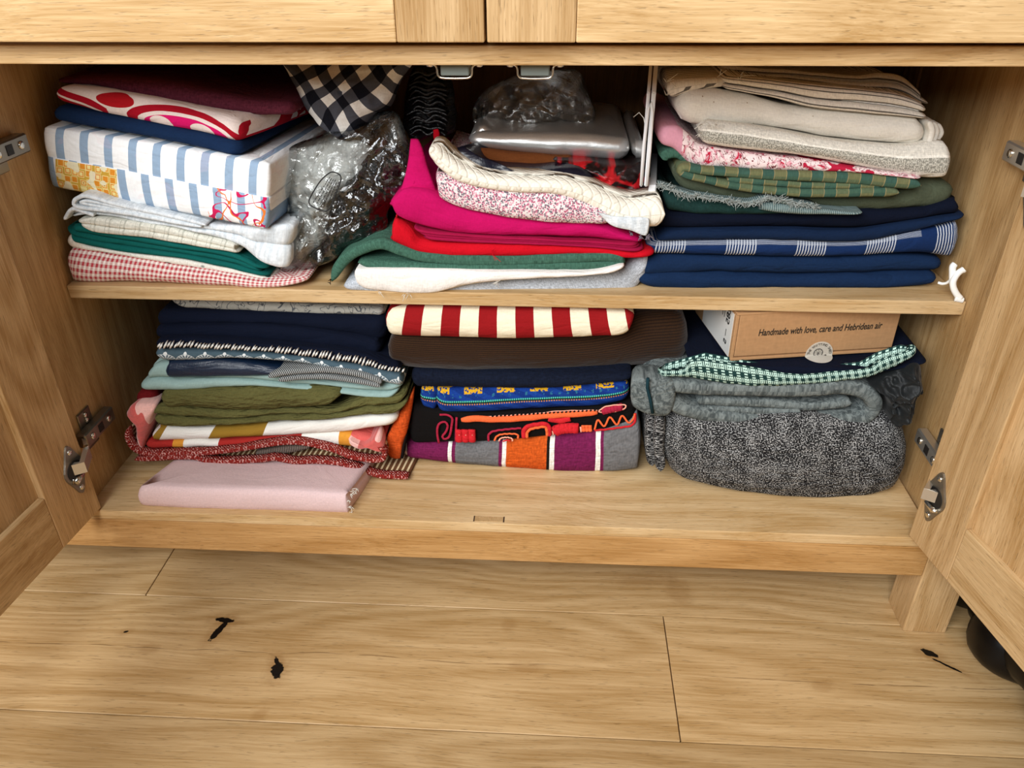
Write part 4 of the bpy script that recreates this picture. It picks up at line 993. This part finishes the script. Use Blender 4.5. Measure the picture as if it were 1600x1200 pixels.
app('appor', [(482, 462), (500, 430), (540, 415), (620, 412), (655, 420), (655, 445)], th_(11))
app('appl', [(515, 465), (530, 445), (580, 438), (615, 450), (615, 465)], th_(9))
app('appred', [(545, 466), (580, 458), (600, 466)], th_(10), n_=10)
app('appred', [(700, 440), (700, 385), (735, 355), (800, 342), (860, 340), (885, 370), (885, 425)], th_(26))
app('appor', [(722, 440), (725, 400), (750, 378), (810, 365), (855, 362), (868, 390), (870, 425)], th_(16), yy=YA-.0012)
app('appred', [(925, 395), (960, 378), (1030, 370), (1100, 372)], [th_(v) for v in [45]+[66]*38+[60]])
for x_ in (1135, 1160, 1184): app('appor', [(x_, 348), (x_+2, 370), (x_+4, 392)], th_(20), n_=10)
app('appl', [(912, 390), (916, 420)], th_(10), n_=6); app('appl', [(1116, 360), (1120, 400)], th_(10), n_=6)
app('appor', [(1218, 382), (1245, 310), (1290, 358), (1330, 290), (1385, 345), (1420, 278), (1470, 330), (1505, 300), (1515, 262)], th_(11))
app('appred', [(1220, 386), (1300, 380), (1400, 366), (1490, 350), (1515, 320), (1518, 260)], th_(13))
app('apppk', [(1275, 245), (1340, 230), (1425, 212)], [th_(v) for v in [30]+[46]*38+[30]])
app('appl', [(1252, 240), (1300, 212), (1380, 200), (1448, 202), (1440, 225), (1380, 245), (1300, 258), (1252, 250), (1252, 240)], th_(8), yy=YA-.0015)
cloth('woven_band', M['bluew'], 6, [(330, 480), (400, 498), (700, 488), (1000, 480), (1345, 458)], [(330, 612), (400, 622), (600, 620), (900, 602), (1200, 588), (1350, 552)], .104, .2, r=.006, wr=.0012, jit=0, label='royal blue woven fabric with yellow, green and red bands')
cloth('woven_band', M['bluew'], 6, [(252, 482), (300, 482), (345, 484)], [(252, 585), (300, 600), (345, 612)], .108, .18, r=.005, rc=.007, wr=.001, jit=0, label='left folded end of blue woven fabric with yellow motif')
cloth('denim_fabric', M['denim'], 6, [(185, 395), (500, 415), (900, 420), (1345, 415)], [(195, 488), (400, 492), (700, 496), (1000, 490), (1350, 455)], .1, .22, r=.010, label='dark denim folded beneath the brown corduroy')
cloth('corduroy_fabric', M['cord'], 6, [(62, 215), (400, 225), (800, 230), (1100, 215), (1300, 170), (1420, 120), (1640, 100)], [(58, 350), (120, 388), (400, 412), (800, 420), (1150, 415), (1400, 395), (1640, 378)], [.102, .100, .100, .104, .12, .13], .22, r=.014, wr=.002, label='thick dark brown corduroy in the lower middle pile')
cloth('candy_stripe_fabric', M['candy'], 6, [(85, 80), (300, 75), (700, 85), (1100, 92), (1390, 105)], [(75, 190), (110, 226), (400, 240), (700, 252), (900, 246), (1200, 232), (1320, 222), (1392, 150)], .096, .22, r=.012, wr=.002, label='red and cream wide striped cotton on the brown corduroy')

# ------------------------------------------------------------ lower shelf, right pile and box
td = cloth('tweed_fabric', M['tweed'], 7, [(185, 580), (400, 600), (800, 610), (1200, 600), (1375, 590)], [(195, 862), (330, 912), (600, 972), (900, 998), (1100, 994), (1250, 968), (1390, 890)], [.074, .062, .056, .056, .060, .072], .27, r=.022, rc=.03, wr=.003,
      label='thick black and white tweed at the bottom of lower right pile')
for q in range(2):
    sheet('folded_end', M['tweed'], 7, [(150+q*40, 580+q*6), (142+q*40, 690), (148+q*42, 812+q*22)], .090-.012*q, .14, .013, parent=td, N=60, wr=.002)
ft = sheet('grey_wool_fabric', M['felt'], 7, [(120, 470), (200, 440), (330, 448), (500, 455), (700, 462), (900, 462), (1060, 452), (1170, 480), (1205, 535), (1160, 588), (1000, 602), (800, 608), (600, 602), (430, 580), (300, 548), (220, 500)], .076, .2, [.018, .018, .019, .019, .0185, .018, .0185, .019, .019], wr=.002, N=220,
      label='grey marl wool folded round itself on the tweed', edge=.45)
sheet('inner_fold', M['felt'], 7, [(360, 505), (500, 512), (700, 520), (850, 535), (1000, 530), (1090, 515)], .082, .18, .012, parent=ft)
sheet('inner_fold', M['felt'], 7, [(380, 548), (500, 552), (700, 560), (850, 556)], .080, .18, .009, parent=ft)
pillow('cuff', M['felt'], 7, [(45, 480), (55, 405), (120, 392), (230, 395), (260, 440), (230, 560), (150, 565), (60, 530)], .078, 0, .16, .008, .06, .002, 25, parent=ft)
bm = bmesh.new(); bm_tube(bm, [at(pix(p, 7), .068) for p in ((128, 395), (125, 440), (140, 500), (150, 560))], .002, 6)
bm_done(bm, 'cord', M['inkgreen'], ft, True)
pillow('charcoal_velvet', M['velvet'], 7, [(1175, 425), (1280, 370), (1400, 325), (1420, 400), (1395, 500), (1365, 600), (1300, 606), (1255, 575), (1258, 510), (1230, 450)], .082, 0, .14, .020, .07, .007, 34, .022, label='charcoal velvet bunched between grey wool and the cupboard side')
cloth('mint_tweed_fabric', M['gtweed'], 7, [(165, 366), (300, 348), (335, 306), (500, 322), (800, 376), (1000, 366), (1180, 346), (1230, 305), (1390, 255)], [(165, 392), (300, 388), (500, 422), (700, 434), (850, 428), (1000, 418), (1200, 382), (1390, 288)], .078, .02, r=.004, wr=.002, fw=2, sag=.008,
      label='mint green and black tweed strip below the cardboard box')
cloth('navy_fabric', M['navydk'], 7, [(333, 333), (563, 338), (900, 346), (1240, 354), (1465, 324)], [(325, 345), (500, 350), (800, 400), (1000, 390), (1220, 365), (1430, 310)], .083, .25, r=.003, wr=.0008, sag=.001, label='navy fabric directly under the cardboard box')
cloth('navy_fabric', M['navydk'], 7, [(325, 90), (700, 90), (1100, 90), (1390, 95)], [(325, 260), (700, 250), (1100, 240), (1390, 225)], .25, .12, r=.01, label='navy fabric behind the cardboard box')
# cardboard box, turned a little
m_card = fab('cardboard', L('#b38a62'), crease=0, var=.1, ws=300, big=.06, bmp=.15); m_cardin = plain('cardboard_edge', L('#8a6240'), .9, spec=.1)
m_lab = plain('label_paper', L('#dcdcd8'), .6)
bz = .177
f0 = atz((1141, 563), bz); f1 = atz((1392, 548), bz); f1.z = f0.z = bz
ux = (f1-f0).normalized(); uy = Vector((-ux.y, ux.x, 0)); BL = (f1-f0).length; BH = .0595; BD = .13
cb = empty('cardboard_box', f0); tag(cb, 'brown cardboard box with printed slogan and round white sticker', 'box')
bmx = Matrix((ux, uy, Vector((0, 0, 1)))).transposed().to_4x4(); cb.matrix_world = Matrix.Translation(f0) @ bmx
def cbp(name, lo, hi, mat, bev=.0008): return box(name, lo, hi, mat, cb, bev)
for o in (cbp('body', (.0035, .003, 0), (BL-.001, BD, BH-.003), m_card),
          cbp('front_panel', (.004, 0, .0045), (BL, .003, BH-.002), m_card),
          cbp('lid', (.0, -.0005, BH-.0028), (BL, BD, BH), m_card),
          cbp('bottom_flap', (.0, -.001, -.0005), (BL-.004, .004, .003), m_card),
          cbp('side_panel', (-.0005, .0, .0), (.0035, BD, BH-.003), m_card)):
    me = o.data; l1 = me.uv_layers.new(name='UVMap'); l2 = me.uv_layers.new(name='norm')
    for lp_ in me.loops: v = me.vertices[lp_.vertex_index].co; l1.data[lp_.index].uv = (v.x, v.z+v.y); l2.data[lp_.index].uv = (.5, .5)
FR = Matrix(((1, 0, 0, 0), (0, 0, -1, 0), (0, 1, 0, 0), (0, 0, 0, 1)))      # text plane facing -y
text('Handmade with love, care and Hebridean air', .0118, Matrix.Translation((.028, -.0004, .0300)) @ Matrix.Rotation(math.radians(-.3), 4, 'Y') @ FR, m_ink, cb, 'slogan', .00012, .14, fit=.147)
LB = cbp('side_label', (-.0010, .006, .0015), (-.0004, .1, BH-.004), m_lab, 0)
SD = Matrix.Translation((-.0012, 0, 0)) @ Matrix(((0, 0, -1, 0), (0, 1, 0, 0), (1, 0, 0, 0), (0, 0, 0, 1)))
def side_t(s, size, y_, z_, nm): # reads downwards on the left side
    Mx = Matrix.Translation((-.0012, y_, z_)) @ Matrix(((0, 0, -1, 0), (0, -1, 0, 0), (-1, 0, 0, 0), (0, 0, 0, 1)))
    Mx = Matrix.Translation((-.0012, y_, z_)) @ Matrix(((0, 0, -1, 0), (0, 1, 0, 0), (-1, 0, 0, 0), (0, 0, 0, 1)))
    t = text(s, size, Mx, m_ink, LB, nm, .0003)
side_t('285', .0145, .016, .058, 'number'); side_t('—', .008, .020, .0290, 'dash'); side_t('S', .012, .017, .017, 'size_letter')
for q in range(2):
    bm = bmesh.new(); bm_box(bm, (-.0013, .032+q*.006, .040), (-.0010, .033+q*.006, .054), 0); bm_done(bm, 'fine_print', m_ink, LB)
# round sticker folded over the bottom edge
m_stk = plain('sticker_paper', L('#efeadf'), .5); m_ln = plain('sticker_print', L('#4a4640'), .6)
SR, SX, SZ = .0165, .105, .0020
def stk(a, b):       # sticker plane point: above the edge on the panel, below it folded forward a little
    z = SZ+b; return Vector((SX+a, -.0016, z)) if z > 0 else Vector((SX+a, -.0016+z*.96, -.0004+z*.10))
bm = bmesh.new(); cvs = bm.verts.new(stk(0, 0)); ring_ = []
for i in range(72): t = 2*math.pi*i/72; ring_.append(bm.verts.new(stk(SR*math.cos(t), SR*math.sin(t))))
for i in range(72): bm.faces.new((cvs, ring_[i], ring_[(i+1) % 72]))
bmesh.ops.solidify(bm, geom=bm.faces[:], thickness=.0004)
sk = bm_done(bm, 'sticker', m_stk, cb)
def skt(pts, r, nm='emblem_line'):
    bm = bmesh.new(); bm_tube(bm, [stk(a, b)+Vector((0, -.0006, 0)) for a, b in pts], r, 5); bm_done(bm, nm, m_ln, sk, True)
wc_ = (-.0015, .0022)
skt([(wc_[0]+.0052*math.cos(2*math.pi*i/28), wc_[1]+.0052*math.sin(2*math.pi*i/28)) for i in range(29)], .0005, 'wheel_rim')
for i in range(4):
    t = math.pi*i/4; skt([(wc_[0]-.005*math.cos(t), wc_[1]-.005*math.sin(t)), (wc_[0]+.005*math.cos(t), wc_[1]+.005*math.sin(t))], .00015, 'wheel_spoke')
skt([(-.0075, -.0035), (.006, -.0028)], .0006); skt([wc_, (-.002, -.003)], .0005)
skt([(-.005, -.0035), (-.0085, -.0078)], .0005); skt([(.003, -.003), (.001, -.0085)], .0005); skt([(.0035, -.003), (.0085, -.0015)], .0012); skt([(-.006, -.0065), (.002, -.0068)], .0003)
s_ = 'THE KNITTING SHED'
for i, ch in enumerate(s_):
    if ch == ' ': continue
    t = math.radians(172-164*i/(len(s_)-1)); rad = .0118
    p = stk(rad*math.cos(t), rad*math.sin(t))+Vector((0, -.0006, 0))
    text(ch, .0042, Matrix.Translation(p) @ Matrix.Rotation(-(t-math.pi/2), 4, 'Y') @ FR, m_ln, sk, 'letter', .0, 0, 'CENTER')
skt([(.0125*math.cos(math.radians(a)), .0125*math.sin(math.radians(a))) for a in range(205, 340, 8)], .0004, 'fine_print')

# ------------------------------------------------------------ black bag on the floor behind the right door
m_blk = plain('black_glossy_leather', L('#050506'), .4, spec=.25); m_blk2 = plain('black_trim', L('#15161a'), .25, spec=.6)
bg = empty('black_bag', (1.158, -.03, ZF)); tag(bg, 'glossy black bag on the floor behind the open right door', 'bag')
def lobe(name, c, s, mat, pw=.75):
    bm = bmesh.new(); NU, NV = 36, 20; R = []
    for j in range(NV+1):
        ph = -math.pi/2+math.pi*j/NV; row = []
        for i in range(NU):
            th = 2*math.pi*i/NU
            f = lambda q: math.copysign(abs(q)**pw, q)
            p = Vector((f(math.cos(ph))*f(math.cos(th))*s[0], f(math.cos(ph))*f(math.sin(th))*s[1], f(math.sin(ph))*s[2]))
            p += noise.noise_vector(p*18+Vector(c)*5)*.006; p += Vector(c); p.z = max(p.z, .0005)
            row.append(bm.verts.new(p))
        R.append(row)
    for j in range(NV):
        for i in range(NU): bm.faces.new((R[j][i], R[j][(i+1) % NU], R[j+1][(i+1) % NU], R[j+1][i]))
    bmesh.ops.remove_doubles(bm, verts=bm.verts[:], dist=.0002)
    return bm_done(bm, name, mat, bg, True)
lobe('body', (.03, .0, .075), (.125, .14, .08), m_blk)
lobe('front_pocket', (.012, -.02, .045), (.118, .05, .05), m_blk)
lobe('side_pocket', (.0, .085, .05), (.11, .035, .055), m_blk)
lobe('end_pocket', (.03, -.12, .05), (.12, .045, .055), m_blk)
tube('handle', [Vector((.0, -.05, .14)), Vector((.0, -.045, .19)), Vector((.0, 0, .215)), Vector((.0, .045, .19)), Vector((.0, .05, .14))], .007, m_blk2, bg)
